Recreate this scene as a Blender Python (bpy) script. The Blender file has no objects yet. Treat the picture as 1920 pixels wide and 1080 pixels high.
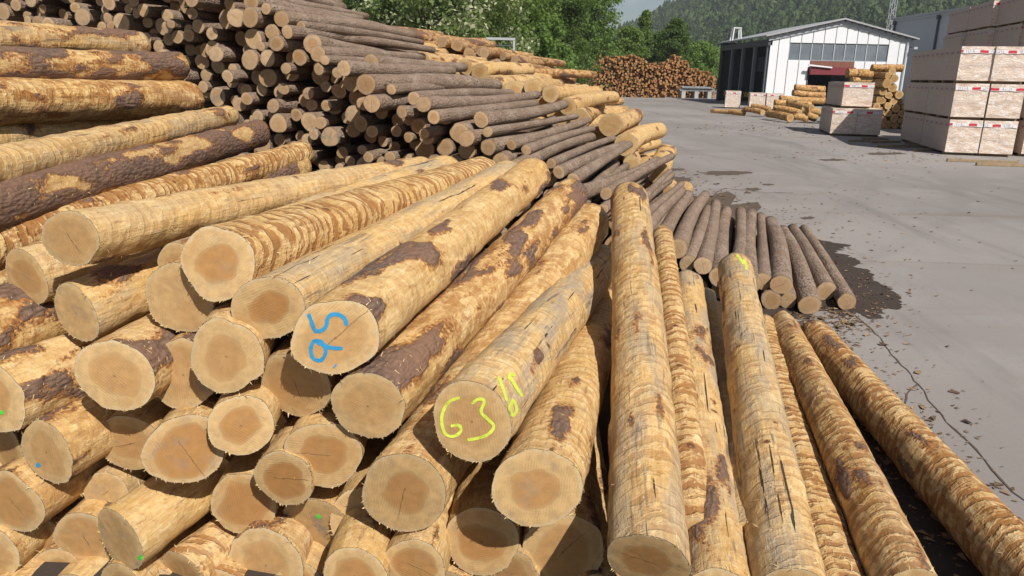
import bpy, math, random
from collections import Counter
import numpy as np
from mathutils import Vector, Matrix
from mathutils.bvhtree import BVHTree

random.seed(7); rng = np.random.default_rng(7)
R = math.radians
scene = bpy.context.scene
COL = scene.collection

# ------------------------------------------------------------------ camera, sky, sun, exposure
FPX = 1400.0; CAM_H = 2.5; PITCH = math.atan(400/1400); ROLL = R(1.2)
cam = bpy.data.cameras.new('camera'); cam.sensor_width = 36; cam.lens = FPX/1920*36
cam.clip_start = 0.05; cam.clip_end = 6000
camo = bpy.data.objects.new('camera', cam); COL.objects.link(camo)
camo.location = (0, 0, CAM_H)
camo.rotation_euler = (Matrix.Rotation(math.pi/2-PITCH, 3, 'X') @ Matrix.Rotation(ROLL, 3, 'Z')).to_euler()
scene.camera = camo

SUN_EL = R(44); SUN_AZ = R(180-30)      # azimuth clockwise from +Y (the view direction): behind and to the right
to_sun = Vector((math.sin(SUN_AZ)*math.cos(SUN_EL), math.cos(SUN_AZ)*math.cos(SUN_EL), math.sin(SUN_EL)))
w = bpy.data.worlds.new('World'); scene.world = w; w.use_nodes = True
wn, wl = w.node_tree.nodes, w.node_tree.links
sky = wn.new('ShaderNodeTexSky'); sky.sky_type = 'NISHITA'; sky.sun_disc = False
sky.sun_elevation = SUN_EL; sky.sun_rotation = SUN_AZ; sky.air_density = 1.0; sky.dust_density = 1.0; sky.ozone_density = 1.0
tc = wn.new('ShaderNodeTexCoord'); mp = wn.new('ShaderNodeMapping'); mp.inputs['Scale'].default_value = (1, 1, 2.6)
cn = wn.new('ShaderNodeTexNoise'); cn.inputs['Scale'].default_value = 3.2; cn.inputs['Detail'].default_value = 7; cn.inputs['Roughness'].default_value = .58
cr_ = wn.new('ShaderNodeMapRange'); cr_.interpolation_type = 'SMOOTHSTEP'; cr_.inputs[1].default_value = .50; cr_.inputs[2].default_value = .72
mx = wn.new('ShaderNodeMix'); mx.data_type = 'RGBA'; mx.inputs[7].default_value = (10, 10.4, 11, 1)
wl.new(tc.outputs['Generated'], mp.inputs[0]); wl.new(mp.outputs[0], cn.inputs[0]); wl.new(cn.outputs[0], cr_.inputs[0])
wl.new(cr_.outputs[0], mx.inputs[0]); wl.new(sky.outputs[0], mx.inputs[6])
bg = wn['Background']; wl.new(mx.outputs[2], bg.inputs[0]); bg.inputs[1].default_value = 0.056
sun = bpy.data.lights.new('sun', 'SUN'); sun.energy = 5.0; sun.angle = R(0.53); sun.color = (1.0, .955, .88)
suno = bpy.data.objects.new('sun', sun); COL.objects.link(suno)
suno.rotation_euler = to_sun.to_track_quat('Z', 'Y').to_euler()
scene.view_settings.view_transform = 'Standard'; scene.view_settings.look = 'None'
scene.view_settings.exposure = 0.16; scene.view_settings.gamma = 1.0; scene.view_settings.use_curve_mapping = False
scene.render.engine = 'CYCLES'
scene.cycles.max_bounces = 6; scene.cycles.diffuse_bounces = 3; scene.cycles.glossy_bounces = 2
scene.cycles.transparent_max_bounces = 4; scene.cycles.transmission_bounces = 3
scene.cycles.use_denoising = True

# ------------------------------------------------------------------ photograph geometry -> world
_cp, _sp, _cr, _sr = math.cos(PITCH), math.sin(PITCH), math.cos(ROLL), math.sin(ROLL)
def ray(u, v):
    a = (u-960)/FPX; b = -(v-540)/FPX
    a, b = a*_cr-b*_sr, a*_sr+b*_cr
    return Vector((a, _cp+b*_sp, b*_cp-_sp))
CAM = Vector((0, 0, CAM_H))
def aty(u, v, y): d = ray(u, v); return CAM+d*(y/d.y)
def atz(u, v, z=0.0): d = ray(u, v); return CAM+d*((z-CAM_H)/d.z)
def on_len(P, u, v, L):
    d = ray(u, v); q = CAM-P; A = d.dot(d); B = 2*q.dot(d); C = q.dot(q)-L*L
    D = B*B-4*A*C
    t = (-B+math.sqrt(max(D, 0)))/(2*A)
    return CAM+d*t

# ------------------------------------------------------------------ node helper
class NT:
    def __init__(s, name, rough=.8, spec=.3):
        s.m = bpy.data.materials.new(name); s.m.use_nodes = True
        s.t = s.m.node_tree; s.b = s.t.nodes['Principled BSDF']
        s.b.inputs['Roughness'].default_value = rough
        s.b.inputs['Specular IOR Level'].default_value = spec
    def set(s, sock, v):
        if isinstance(v, bpy.types.NodeSocket): s.t.links.new(v, sock)
        elif isinstance(v, tuple) and len(v) == 3 and sock.type == 'RGBA': sock.default_value = (*v, 1)
        else: sock.default_value = v
    def new(s, t, **p):
        n = s.t.nodes.new('ShaderNode'+t)
        for k, v in p.items(): setattr(n, k, v)
        return n
    def m_(s, op, a, b=0.0, c=0.0, clamp=False):
        n = s.new('Math', operation=op, use_clamp=clamp)
        s.set(n.inputs[0], a); s.set(n.inputs[1], b)
        if op in ('MULTIPLY_ADD', 'COMPARE', 'SMOOTH_MIN'): s.set(n.inputs[2], c)
        return n.outputs[0]
    def sm(s, x, a, b, lo=0.0, hi=1.0):
        n = s.new('MapRange', interpolation_type='SMOOTHSTEP')
        for i, v in enumerate((x, a, b, lo, hi)): s.set(n.inputs[i], v)
        return n.outputs[0]
    def mix(s, f, a, b, mode='MIX'):
        n = s.new('Mix', data_type='RGBA', blend_type=mode)
        s.set(n.inputs[0], f); s.set(n.inputs[6], a); s.set(n.inputs[7], b)
        return n.outputs[2]
    def noise(s, v, scale, detail=3.0, rough=.55, dist=0.0):
        n = s.new('TexNoise'); s.set(n.inputs['Vector'], v)
        n.inputs['Scale'].default_value = scale; n.inputs['Detail'].default_value = detail
        n.inputs['Roughness'].default_value = rough; n.inputs['Distortion'].default_value = dist
        return n.outputs[0]
    def voro(s, v, scale, feat='F1', rnd=1.0):
        n = s.new('TexVoronoi', feature=feat); s.set(n.inputs['Vector'], v)
        n.inputs['Scale'].default_value = scale; n.inputs['Randomness'].default_value = rnd
        return n
    def obj(s): return s.new('TexCoord').outputs['Object']
    def rnd(s): return s.new('ObjectInfo').outputs['Random']
    def isl(s): return s.new('NewGeometry').outputs['Random Per Island']
    def pos(s): return s.new('NewGeometry').outputs['Position']
    def attr(s, name, typ='GEOMETRY'):
        return s.new('Attribute', attribute_name=name, attribute_type=typ).outputs['Fac']
    def vadd(s, a, b):
        n = s.new('VectorMath', operation='ADD'); s.set(n.inputs[0], a); s.set(n.inputs[1], b); return n.outputs[0]
    def vmul(s, a, b):
        n = s.new('VectorMath', operation='MULTIPLY'); s.set(n.inputs[0], a); s.set(n.inputs[1], b); return n.outputs[0]
    def comb(s, x, y, z):
        n = s.new('CombineXYZ'); s.set(n.inputs[0], x); s.set(n.inputs[1], y); s.set(n.inputs[2], z); return n.outputs[0]
    def sep(s, v):
        n = s.new('SeparateXYZ'); s.set(n.inputs[0], v); return n.outputs
    def vary(s):                      # object coordinates shifted by a per-object random amount
        r = s.m_('MULTIPLY', s.rnd(), 71.3)
        return s.vadd(s.obj(), s.comb(r, s.m_('MULTIPLY', r, 1.7), s.m_('MULTIPLY', r, .6)))
    def bump(s, h, strength=.5, dist=.01):
        n = s.new('Bump'); n.inputs['Strength'].default_value = strength; n.inputs['Distance'].default_value = dist
        s.set(n.inputs['Height'], h); s.t.links.new(n.outputs[0], s.b.inputs['Normal'])
    def col(s, c): s.set(s.b.inputs['Base Color'], c)

def plain(name, c, rough=.7, metal=0.0, var=.12, scale=3.0, spec=.3):
    n = NT(name, rough, spec)
    f = n.noise(n.pos(), scale, 5, .6)
    n.col(n.mix(f, tuple(x*(1-var*1.6) for x in c), tuple(min(1, x*(1+var*1.6)) for x in c)))
    n.b.inputs['Metallic'].default_value = metal
    n.bump(n.noise(n.pos(), scale*12, 3), .15, .01)
    return n.m

# ---- peeled wood: cream sapwood, ring marks of the debarker, leftover bast and bark
def mk_peeled():
    n = NT('peeled_wood', .72, .25)
    v = n.vary(); x, y, z = n.sep(n.obj())
    band, orng, grey, dark = (n.attr(k, 'OBJECT') for k in ('band', 'orange', 'grey', 'dark'))
    low = n.noise(v, 2.6, 4, .6)
    mid = n.noise(n.vmul(v, (1, 1, .45)), 12, 4, .62, .4)
    fib = n.sm(n.noise(n.vmul(v, (1, 1, .07)), 60, 5, .75), .16, .84)
    fine = n.noise(v, 46, 4, .65)
    skew = n.m_('MULTIPLY_ADD', x, .32, n.m_('MULTIPLY_ADD', y, -.22, z))
    vs = n.comb(x, y, n.m_('MULTIPLY', skew, 5.5))
    vs = n.vadd(vs, n.comb(n.m_('MULTIPLY', n.rnd(), 37.0), n.m_('MULTIPLY', n.rnd(), 61.0), n.m_('MULTIPLY', n.rnd(), 83.0)))
    strk = n.noise(vs, 4.4, 3, .55, .5)               # streaks running round the trunk, uneven in width and length
    wob = n.m_('MULTIPLY_ADD', mid, .11, n.m_('MULTIPLY_ADD', low, .34, skew))
    w1 = n.m_('SINE', n.m_('MULTIPLY', wob, 2*math.pi/.092))
    part = n.noise(n.vmul(v, (1, 1, .8)), 7.5, 3, .55)
    bsig = n.m_('ADD', n.m_('MULTIPLY', w1, .30), n.m_('ADD', n.m_('MULTIPLY_ADD', strk, 2.3, -1.12), n.m_('MULTIPLY_ADD', part, 1.5, -.70)))
    bm = n.m_('MULTIPLY', n.sm(bsig, -.05, .42), n.m_('POWER', band, 1.3))
    torn = n.m_('MULTIPLY', n.sm(bsig, -.30, -.06), n.m_('SUBTRACT', 1.0, n.sm(bsig, -.04, .05)))
    base = n.mix(fib, (.77, .54, .245), (.52, .31, .115))
    base = n.mix(n.sm(low, .35, .7), base, n.mix(fib, (.73, .47, .165), (.52, .29, .085)))
    base = n.mix(n.m_('MULTIPLY', n.sm(fine, .54, .74), .6), base, (.82, .68, .45))
    mot = n.noise(n.vmul(v, (1, 1, .6)), 26, 5, .68, .5)
    base = n.mix(n.m_('MULTIPLY', n.sm(mot, .52, .68), .55), base, n.mix(fine, (.56, .31, .10), (.34, .155, .05)))
    base = n.mix(n.m_('MULTIPLY', n.sm(mot, .48, .34), .5), base, (.84, .68, .40))
    fleck = n.noise(n.vmul(v, (1, 1, .22)), 34, 3, .6, .3)
    base = n.mix(n.m_('MULTIPLY', n.sm(fleck, .60, .70), .65), base, n.mix(mid, (.36, .17, .06), (.20, .10, .045)))
    tone = n.m_('MULTIPLY_ADD', n.rnd(), 1.0, 0.0)
    base = n.mix(n.m_('MULTIPLY', tone, .2), base, n.mix(fib, (.70, .54, .32), (.49, .36, .20)))
    base = n.mix(n.m_('MULTIPLY', n.m_('MULTIPLY', torn, band), .28), base, (.74, .58, .35))
    c = n.mix(n.m_('MULTIPLY', bm, .88), base, n.mix(mid, (.43, .19, .055), (.19, .078, .028)))
    blot = n.m_('MULTIPLY', n.sm(n.m_('ADD', n.m_('MULTIPLY', mid, .7), n.m_('MULTIPLY', fine, .3)), .44, .575), orng)
    c = n.mix(n.m_('MULTIPLY', blot, .9), c, n.mix(fine, (.46, .21, .05), (.19, .07, .022)))
    gm = n.m_('MULTIPLY', n.sm(n.noise(n.vmul(v, (1, 1, .22)), 6.5, 5, .65), .42, .66), grey)
    c = n.mix(n.m_('MULTIPLY', gm, .85), c, n.mix(fib, (.47, .38, .26), (.24, .20, .16)))
    # long grey weathering streaks and drying checks
    st = n.noise(n.vmul(v, (1, 1, .10)), 17, 3, .6)
    c = n.mix(n.m_('MULTIPLY', n.m_('MULTIPLY', n.sm(st, .60, .68), grey), .8), c, (.14, .12, .10))
    chk = n.noise(n.vmul(v, (1, 1, .028)), 40, 2, .5)
    cm = n.m_('MULTIPLY', n.sm(chk, .69, .72), n.sm(grey, .1, .6))
    c = n.mix(cm, c, (.06, .045, .03))
    # bark that stayed on (mesh attribute gives the patch, fine noise its torn edge)
    bk = n.m_('ADD', n.attr('bark'), n.m_('MULTIPLY', n.m_('SUBTRACT', n.m_('ADD', n.m_('MULTIPLY', fine, .6), n.m_('MULTIPLY', mid, .4)), .5), 1.7))
    bmask = n.sm(bk, .42, .58); bast = n.sm(bk, .24, .42)
    flake = n.voro(n.vadd(n.vmul(v, (1, 1, .38)), n.vmul(n.comb(mid, fine, mid), (.02, .02, .02))), 46)
    bc = n.mix(flake.outputs['Distance'], (.24, .155, .11), (.085, .052, .04))
    bc = n.mix(n.sm(low, .4, .65), bc, n.mix(fine, (.29, .15, .08), (.14, .095, .078)))
    c = n.mix(n.m_('MULTIPLY', bast, .8), c, n.mix(fine, (.40, .17, .045), (.22, .075, .025)))
    c = n.mix(bmask, c, bc)
    kn = n.attr('knot')
    c = n.mix(n.sm(n.m_('ADD', kn, n.m_('MULTIPLY', n.m_('SUBTRACT', fine, .5), .35)), .45, .75), c, (.16, .065, .03))
    c = n.mix(n.m_('MULTIPLY', dark, .5), c, n.mix(fine, (.10, .06, .05), (.16, .09, .07)))
    n.col(c)
    h = n.m_('MULTIPLY_ADD', mot, -.7, n.m_('MULTIPLY', fib, .25))
    h = n.m_('ADD', h, n.m_('MULTIPLY_ADD', fine, .32, n.m_('MULTIPLY', bm, -.6)))
    h = n.m_('MULTIPLY_ADD', bmask, n.m_('MULTIPLY', flake.outputs['Distance'], 1.0), h)
    h = n.m_('MULTIPLY_ADD', cm, -1.2, h)
    h = n.m_('MULTIPLY_ADD', torn, n.m_('MULTIPLY', band, .15), h)
    n.bump(h, .8, .015)
    return n.m

def mk_face(name, sap, heart, rim, dim=1.0):
    n = NT(name, .8, .2)
    v = n.vary(); o = n.obj(); x, y, z = n.sep(o); rad = n.attr('rad'); rn = n.rnd()
    fg = n.attr('fgrey', 'OBJECT'); hs = n.attr('heart', 'OBJECT')
    low = n.noise(v, 5.5, 3, .55); mid = n.noise(v, 22, 4, .6); fine = n.noise(v, 120, 3, .6)
    rr = n.m_('ADD', rad, n.m_('ADD', n.m_('MULTIPLY', n.m_('SUBTRACT', low, .5), .7), n.m_('MULTIPLY', n.m_('SUBTRACT', mid, .5), .12)))
    hm = n.sm(rr, n.m_('MULTIPLY_ADD', rn, .22, .42), n.m_('MULTIPLY_ADD', rn, .22, .58), 1.0, 0.0)
    hm = n.m_('MULTIPLY', hm, hs)
    c = n.mix(n.sm(mid, .3, .75), sap, tuple(q*.8 for q in sap))
    c = n.mix(hm, c, n.mix(mid, heart, tuple(q*.72 for q in heart)))
    edge = n.m_('SUBTRACT', 1.0, n.m_('ABSOLUTE', n.m_('SUBTRACT', n.m_('MULTIPLY', rr, 1.0), n.m_('MULTIPLY_ADD', rn, .22, .52))))
    c = n.mix(n.m_('MULTIPLY', n.m_('MULTIPLY', n.sm(edge, .93, 1.0), hs), .35), c, tuple(q*.6 for q in heart))
    ring = n.m_('SINE', n.m_('MULTIPLY', n.m_('ADD', rad, n.m_('MULTIPLY', low, .14)), 105))
    c = n.mix(n.m_('MULTIPLY', n.m_('MULTIPLY', n.sm(ring, .0, 1.0), n.sm(mid, .35, .65)), .13), c, tuple(q*.5 for q in heart))
    ang = n.m_('MULTIPLY', rn, 6.28)
    sx = n.m_('ADD', n.m_('MULTIPLY', x, n.m_('COSINE', ang)), n.m_('MULTIPLY', y, n.m_('SINE', ang)))
    sy = n.m_('SUBTRACT', n.m_('MULTIPLY', y, n.m_('COSINE', ang)), n.m_('MULTIPLY', x, n.m_('SINE', ang)))
    saw = n.m_('SINE', n.m_('MULTIPLY', n.m_('ADD', sx, n.m_('MULTIPLY', mid, .02)), 520))
    sawm = n.m_('MULTIPLY', n.sm(saw, .1, 1.0), n.sm(low, .4, .62))
    c = n.mix(n.m_('MULTIPLY', sawm, .12), c, tuple(q*.55 for q in heart))
    # drying cracks through the pith
    cr1 = n.m_('ABSOLUTE', n.m_('ADD', sx, n.m_('MULTIPLY', n.m_('SUBTRACT', mid, .5), .022)))
    grain = n.noise(n.comb(n.m_('MULTIPLY', sx, 1.0), n.m_('MULTIPLY', sy, .16), n.m_('MULTIPLY', rn, 9.0)), 130, 3, .7)
    c = n.mix(n.m_('MULTIPLY', n.sm(grain, .5, .75), .35), c, tuple(q*.62 for q in sap))
    ck = n.m_('MULTIPLY', n.sm(cr1, .0005, .0025, 1.0, 0.0), n.sm(n.m_('ADD', rad, n.m_('MULTIPLY', sy, 3.0)), n.m_('MULTIPLY_ADD', n.m_('FRACT', n.m_('MULTIPLY', rn, 17.3)), .9, -.42), n.m_('MULTIPLY_ADD', n.m_('FRACT', n.m_('MULTIPLY', rn, 17.3)), .9, -.3), 1.0, 0.0))
    c = n.mix(n.m_('MULTIPLY', ck, .75), c, (.07, .04, .02))
    pith = n.sm(rad, .02, .05, 1.0, 0.0)
    c = n.mix(n.m_('MULTIPLY', pith, n.m_('MULTIPLY', n.m_('GREATER_THAN', n.m_('FRACT', n.m_('MULTIPLY', rn, 7.7)), .6), .5)), c, (.14, .06, .025))
    c = n.mix(n.m_('MULTIPLY', n.sm(n.noise(n.vmul(v, (1, 1, 1)), 3.2, 4, .6), .5, .7), .35), c, (.42, .22, .08))
    st = n.sm(n.noise(v, 9, 4, .65), .5, .68)
    c = n.mix(n.m_('MULTIPLY', st, n.m_('MULTIPLY', fg, .85)), c, n.mix(mid, (.30, .26, .21), (.20, .165, .13)))
    rm = n.sm(n.m_('ADD', rad, n.m_('MULTIPLY', n.m_('SUBTRACT', n.noise(v, 34, 4, .7), .5), .42)), .87, 1.02)
    c = n.mix(n.m_('MULTIPLY', rm, .75), c, n.mix(fine, rim, tuple(q*.55 for q in rim)))
    tv = n.m_('MULTIPLY_ADD', n.m_('FRACT', n.m_('MULTIPLY', rn, 29.7)), .30, .80)
    c = n.mix(1.0, c, n.comb(tv, n.m_('POWER', tv, 1.12), n.m_('POWER', tv, 1.3)), 'MULTIPLY')
    n.col(c)
    n.bump(n.m_('MULTIPLY_ADD', sawm, .5, n.m_('MULTIPLY_ADD', ck, -2.0, n.m_('MULTIPLY_ADD', fine, .5, n.m_('MULTIPLY', mid, .6)))), .3, .004)
    return n.m

def mk_bark():
    n = NT('grey_bark', .9, .15)
    v = n.vary(); rn = n.rnd()
    low = n.noise(v, 3, 4, .6); mid = n.noise(n.vmul(v, (1, 1, .6)), 24, 4, .65); fine = n.noise(v, 90, 3, .6)
    vo = n.voro(n.vmul(v, (1, 1, .5)), 42)
    c = n.mix(mid, (.155, .105, .074), (.325, .235, .17))
    c = n.mix(n.sm(low, .42, .66), c, n.mix(mid, (.26, .19, .142), (.40, .305, .238)))
    c = n.mix(n.m_('MULTIPLY', n.sm(n.m_('MULTIPLY', vo.outputs['Distance'], mid), .24, .38), .6), c, (.11, .074, .058))
    c = n.mix(n.m_('MULTIPLY', n.sm(fine, .62, .76), .55), c, (.38, .28, .20))
    kn = n.voro(n.vmul(v, (1, 1, .8)), 9)
    c = n.mix(n.sm(kn.outputs['Distance'], .09, .16, .85, 0.0), c, (.035, .024, .02))
    sc = n.noise(n.vmul(v, (1, 1, .3)), 7, 4, .6)
    c = n.mix(n.m_('MULTIPLY', n.sm(sc, .63, .70), .8), c, n.mix(fine, (.36, .20, .10), (.24, .12, .06)))
    c = n.mix(n.m_('MULTIPLY', rn, .35), c, n.mix(mid, (.19, .13, .09), (.34, .255, .19)))
    n.col(c)
    n.bump(n.m_('ADD', n.m_('MULTIPLY', mid, 1.2), n.m_('ADD', vo.outputs['Distance'], n.m_('MULTIPLY', fine, .6))), .8, .012)
    return n.m

def mk_asphalt():
    n = NT('worn_asphalt', .93, .2)
    p = n.pos()
    big = n.noise(p, .09, 5, .55); mid = n.noise(p, .7, 5, .6); fine = n.noise(p, 26, 4, .7); grit = n.noise(p, 160, 2, .6)
    c = n.mix(n.sm(big, .35, .65), (.235, .210, .194), (.305, .276, .256))
    c = n.mix(n.m_('MULTIPLY', n.sm(mid, .45, .75), .5), c, (.33, .302, .282))
    trk = n.noise(n.vmul(p, (.35, .045, 1)), 2.2, 5, .65, .6)          # dragged and rolled dirt along the traffic lane
    c = n.mix(n.m_('MULTIPLY', n.sm(trk, .50, .70), .6), c, (.18, .16, .145))
    trk2 = n.noise(n.vmul(p, (.06, .5, 1)), 1.6, 5, .65, .9)
    c = n.mix(n.m_('MULTIPLY', n.sm(trk2, .56, .72), .65), c, (.19, .16, .135))
    c = n.mix(n.m_('MULTIPLY', n.sm(fine, .5, .75), .5), c, (.19, .178, .17))
    c = n.mix(n.m_('MULTIPLY', n.sm(grit, .58, .74), .55), c, (.39, .368, .345))
    spots = n.voro(p, 1.1)
    c = n.mix(n.m_('MULTIPLY', n.sm(n.m_('ADD', spots.outputs['Distance'], n.m_('MULTIPLY', mid, .15)), .10, .16, 1.0, 0.0), .5), c, (.16, .138, .12))
    px, py, pz = n.sep(p)
    for (ox, oy, rr0, wd, am) in ((-14.0, 30.0, 25.5, .16, .10), (-14.0, 30.0, 27.3, .16, .10), (-30.0, 12.0, 39.0, .14, .10), (-30.0, 12.0, 40.7, .14, .10)):
        rdist = n.m_('SQRT', n.m_('ADD', n.m_('POWER', n.m_('ABSOLUTE', n.m_('SUBTRACT', px, ox)), 2.0), n.m_('POWER', n.m_('ABSOLUTE', n.m_('SUBTRACT', py, oy)), 2.0)))
        off_ = n.m_('ABSOLUTE', n.m_('ADD', n.m_('SUBTRACT', rdist, rr0), n.m_('MULTIPLY', n.m_('SUBTRACT', big, .5), 1.5)))
        c = n.mix(n.m_('MULTIPLY', n.m_('MULTIPLY', n.sm(off_, wd*.6, wd*1.5, 1.0, 0.0), n.sm(n.m_('ADD', n.m_('MULTIPLY', mid, .6), n.m_('MULTIPLY', fine, .4)), .38, .58)), am*1.6), c, (.13, .115, .103))
    n.col(c); n.bump(n.m_('ADD', n.m_('MULTIPLY', fine, .6), grit), .35, .006)
    return n.m

PEELED = mk_peeled(); BARK = mk_bark(); ASPHALT = mk_asphalt()
FACE = mk_face('cut_wood_peeled', (.58, .385, .18), (.44, .22, .075), (.68, .54, .34))
FACE_T = mk_face('cut_wood_spruce', (.52, .36, .215), (.43, .255, .12), (.30, .21, .15))
SPLINTER = plain('wood_fibre', (.62, .45, .23), .8, 0, .2, 9)
def mk_paint(k, c):
    n = NT('spray_paint_'+k, .7, .2); p = n.pos()
    a = n.noise(p, 110, 4, .7); b = n.noise(p, 22, 3, .6)
    n.col(n.mix(b, tuple(q*.8 for q in c), tuple(min(1, q*1.2) for q in c)))
    n.set(n.b.inputs['Alpha'], n.sm(n.m_('ADD', n.m_('MULTIPLY', a, .65), n.m_('MULTIPLY', b, .35)), .32, .50, .5, .97))
    return n.m
PAINT = {k: mk_paint(k, c) for k, c in dict(blue=(.035, .27, .50), lime=(.55, .64, .08), green=(.08, .62, .06)).items()}

# ------------------------------------------------------------------ mesh helpers
def link(name, me, mat=None, parent=None, kind=None):
    o = bpy.data.objects.new(name, me); COL.objects.link(o)
    if mat is not None and me is not None and not me.materials: me.materials.append(mat)
    if parent is not None: o.parent = parent
    if kind: o['kind'] = kind
    return o
def tag(o, label, cat, group=None):
    o['label'] = label; o['category'] = cat
    if group: o['group'] = group
    return o
def mesh_np(name, V, Fq, smooth=True):
    """V (n,3), Fq (m,k) with k = 3 or 4"""
    me = bpy.data.meshes.new(name); V = np.asarray(V, np.float32); Fq = np.asarray(Fq, np.int32)
    k = Fq.shape[1]; me.vertices.add(len(V)); me.vertices.foreach_set('co', V.ravel())
    me.loops.add(Fq.size); me.loops.foreach_set('vertex_index', Fq.ravel())
    me.polygons.add(len(Fq)); me.polygons.foreach_set('loop_start', np.arange(0, Fq.size, k, dtype=np.int32))
    me.update(calc_edges=True); me.validate()
    me.polygons.foreach_set('use_smooth', np.full(len(me.polygons), smooth)); return me
def fattr(me, name, vals):
    a = me.attributes.new(name, 'FLOAT', 'POINT'); a.data.foreach_set('value', np.asarray(vals, np.float32))
class MB:
    def __init__(s): s.V = []; s.F = []
    def add(s, V, F):
        k = len(s.V); s.V += [tuple(v) for v in V]; s.F += [tuple(i+k for i in f) for f in F]; return s
    def box(s, c, d, M=None):
        x, y, z = (q/2 for q in d); c = Vector(c)
        V = [c+Vector((a*x, b*y, e*z)) for a in (-1, 1) for b in (-1, 1) for e in (-1, 1)]
        if M is not None: V = [M @ q for q in V]
        return s.add(V, [(0, 1, 3, 2), (4, 6, 7, 5), (0, 4, 5, 1), (2, 3, 7, 6), (0, 2, 6, 4), (1, 5, 7, 3)])
    def bar(s, a, b, r, n=6, r2=None):
        a, b = Vector(a), Vector(b); d = (b-a).normalized(); r2 = r if r2 is None else r2
        u = d.orthogonal().normalized(); v = d.cross(u)
        V = [p+(u*math.cos(6.2832*i/n)+v*math.sin(6.2832*i/n))*q for p, q in ((a, r), (b, r2)) for i in range(n)]
        F = [(i, (i+1) % n, n+(i+1) % n, n+i) for i in range(n)]+[tuple(range(n-1, -1, -1)), tuple(range(n, 2*n))]
        return s.add(V, F)
    def build(s, name, mat, parent=None, kind=None, bevel=0, smooth=False):
        me = bpy.data.meshes.new(name); me.from_pydata(s.V, [], s.F); me.update()
        if smooth: me.polygons.foreach_set('use_smooth', [True]*len(me.polygons))
        o = link(name, me, mat, parent, kind)
        if bevel:
            b = o.modifiers.new('bevel', 'BEVEL'); b.width = bevel; b.segments = 2; b.limit_method = 'ANGLE'
        return o

_perm = rng.permutation(512).astype(np.int64)
def vnoise(P):
    P = np.asarray(P, np.float64); i = np.floor(P).astype(np.int64); f = P-i; f = f*f*(3-2*f)
    def h(a, b, c): return _perm[(_perm[(_perm[a & 511]+b) & 511]+c) & 511]/511.0
    r = 0
    for dx in (0, 1):
        for dy in (0, 1):
            for dz in (0, 1):
                wgt = (f[..., 0] if dx else 1-f[..., 0])*(f[..., 1] if dy else 1-f[..., 1])*(f[..., 2] if dz else 1-f[..., 2])
                r = r+wgt*h(i[..., 0]+dx, i[..., 1]+dy, i[..., 2]+dz)
    return r
def fbm(P, oct=3):
    a, s, t = .5, 0, 0
    for _ in range(oct): s = s+a*vnoise(P); t += a; P = P*2.07+11.3; a *= .55
    return s/t

# ------------------------------------------------------------------ the yard
def sheet(name, pts, z, mat):
    me = bpy.data.meshes.new(name); me.from_pydata([(p[0], p[1], z) for p in pts], [], [tuple(range(len(pts)))]); me.update()
    return link(name, me, mat, kind='structure')
sheet('ground', [(-1500, -120), (1700, -120), (1700, 1700), (-1500, 1700)], 0.0, ASPHALT)

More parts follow.
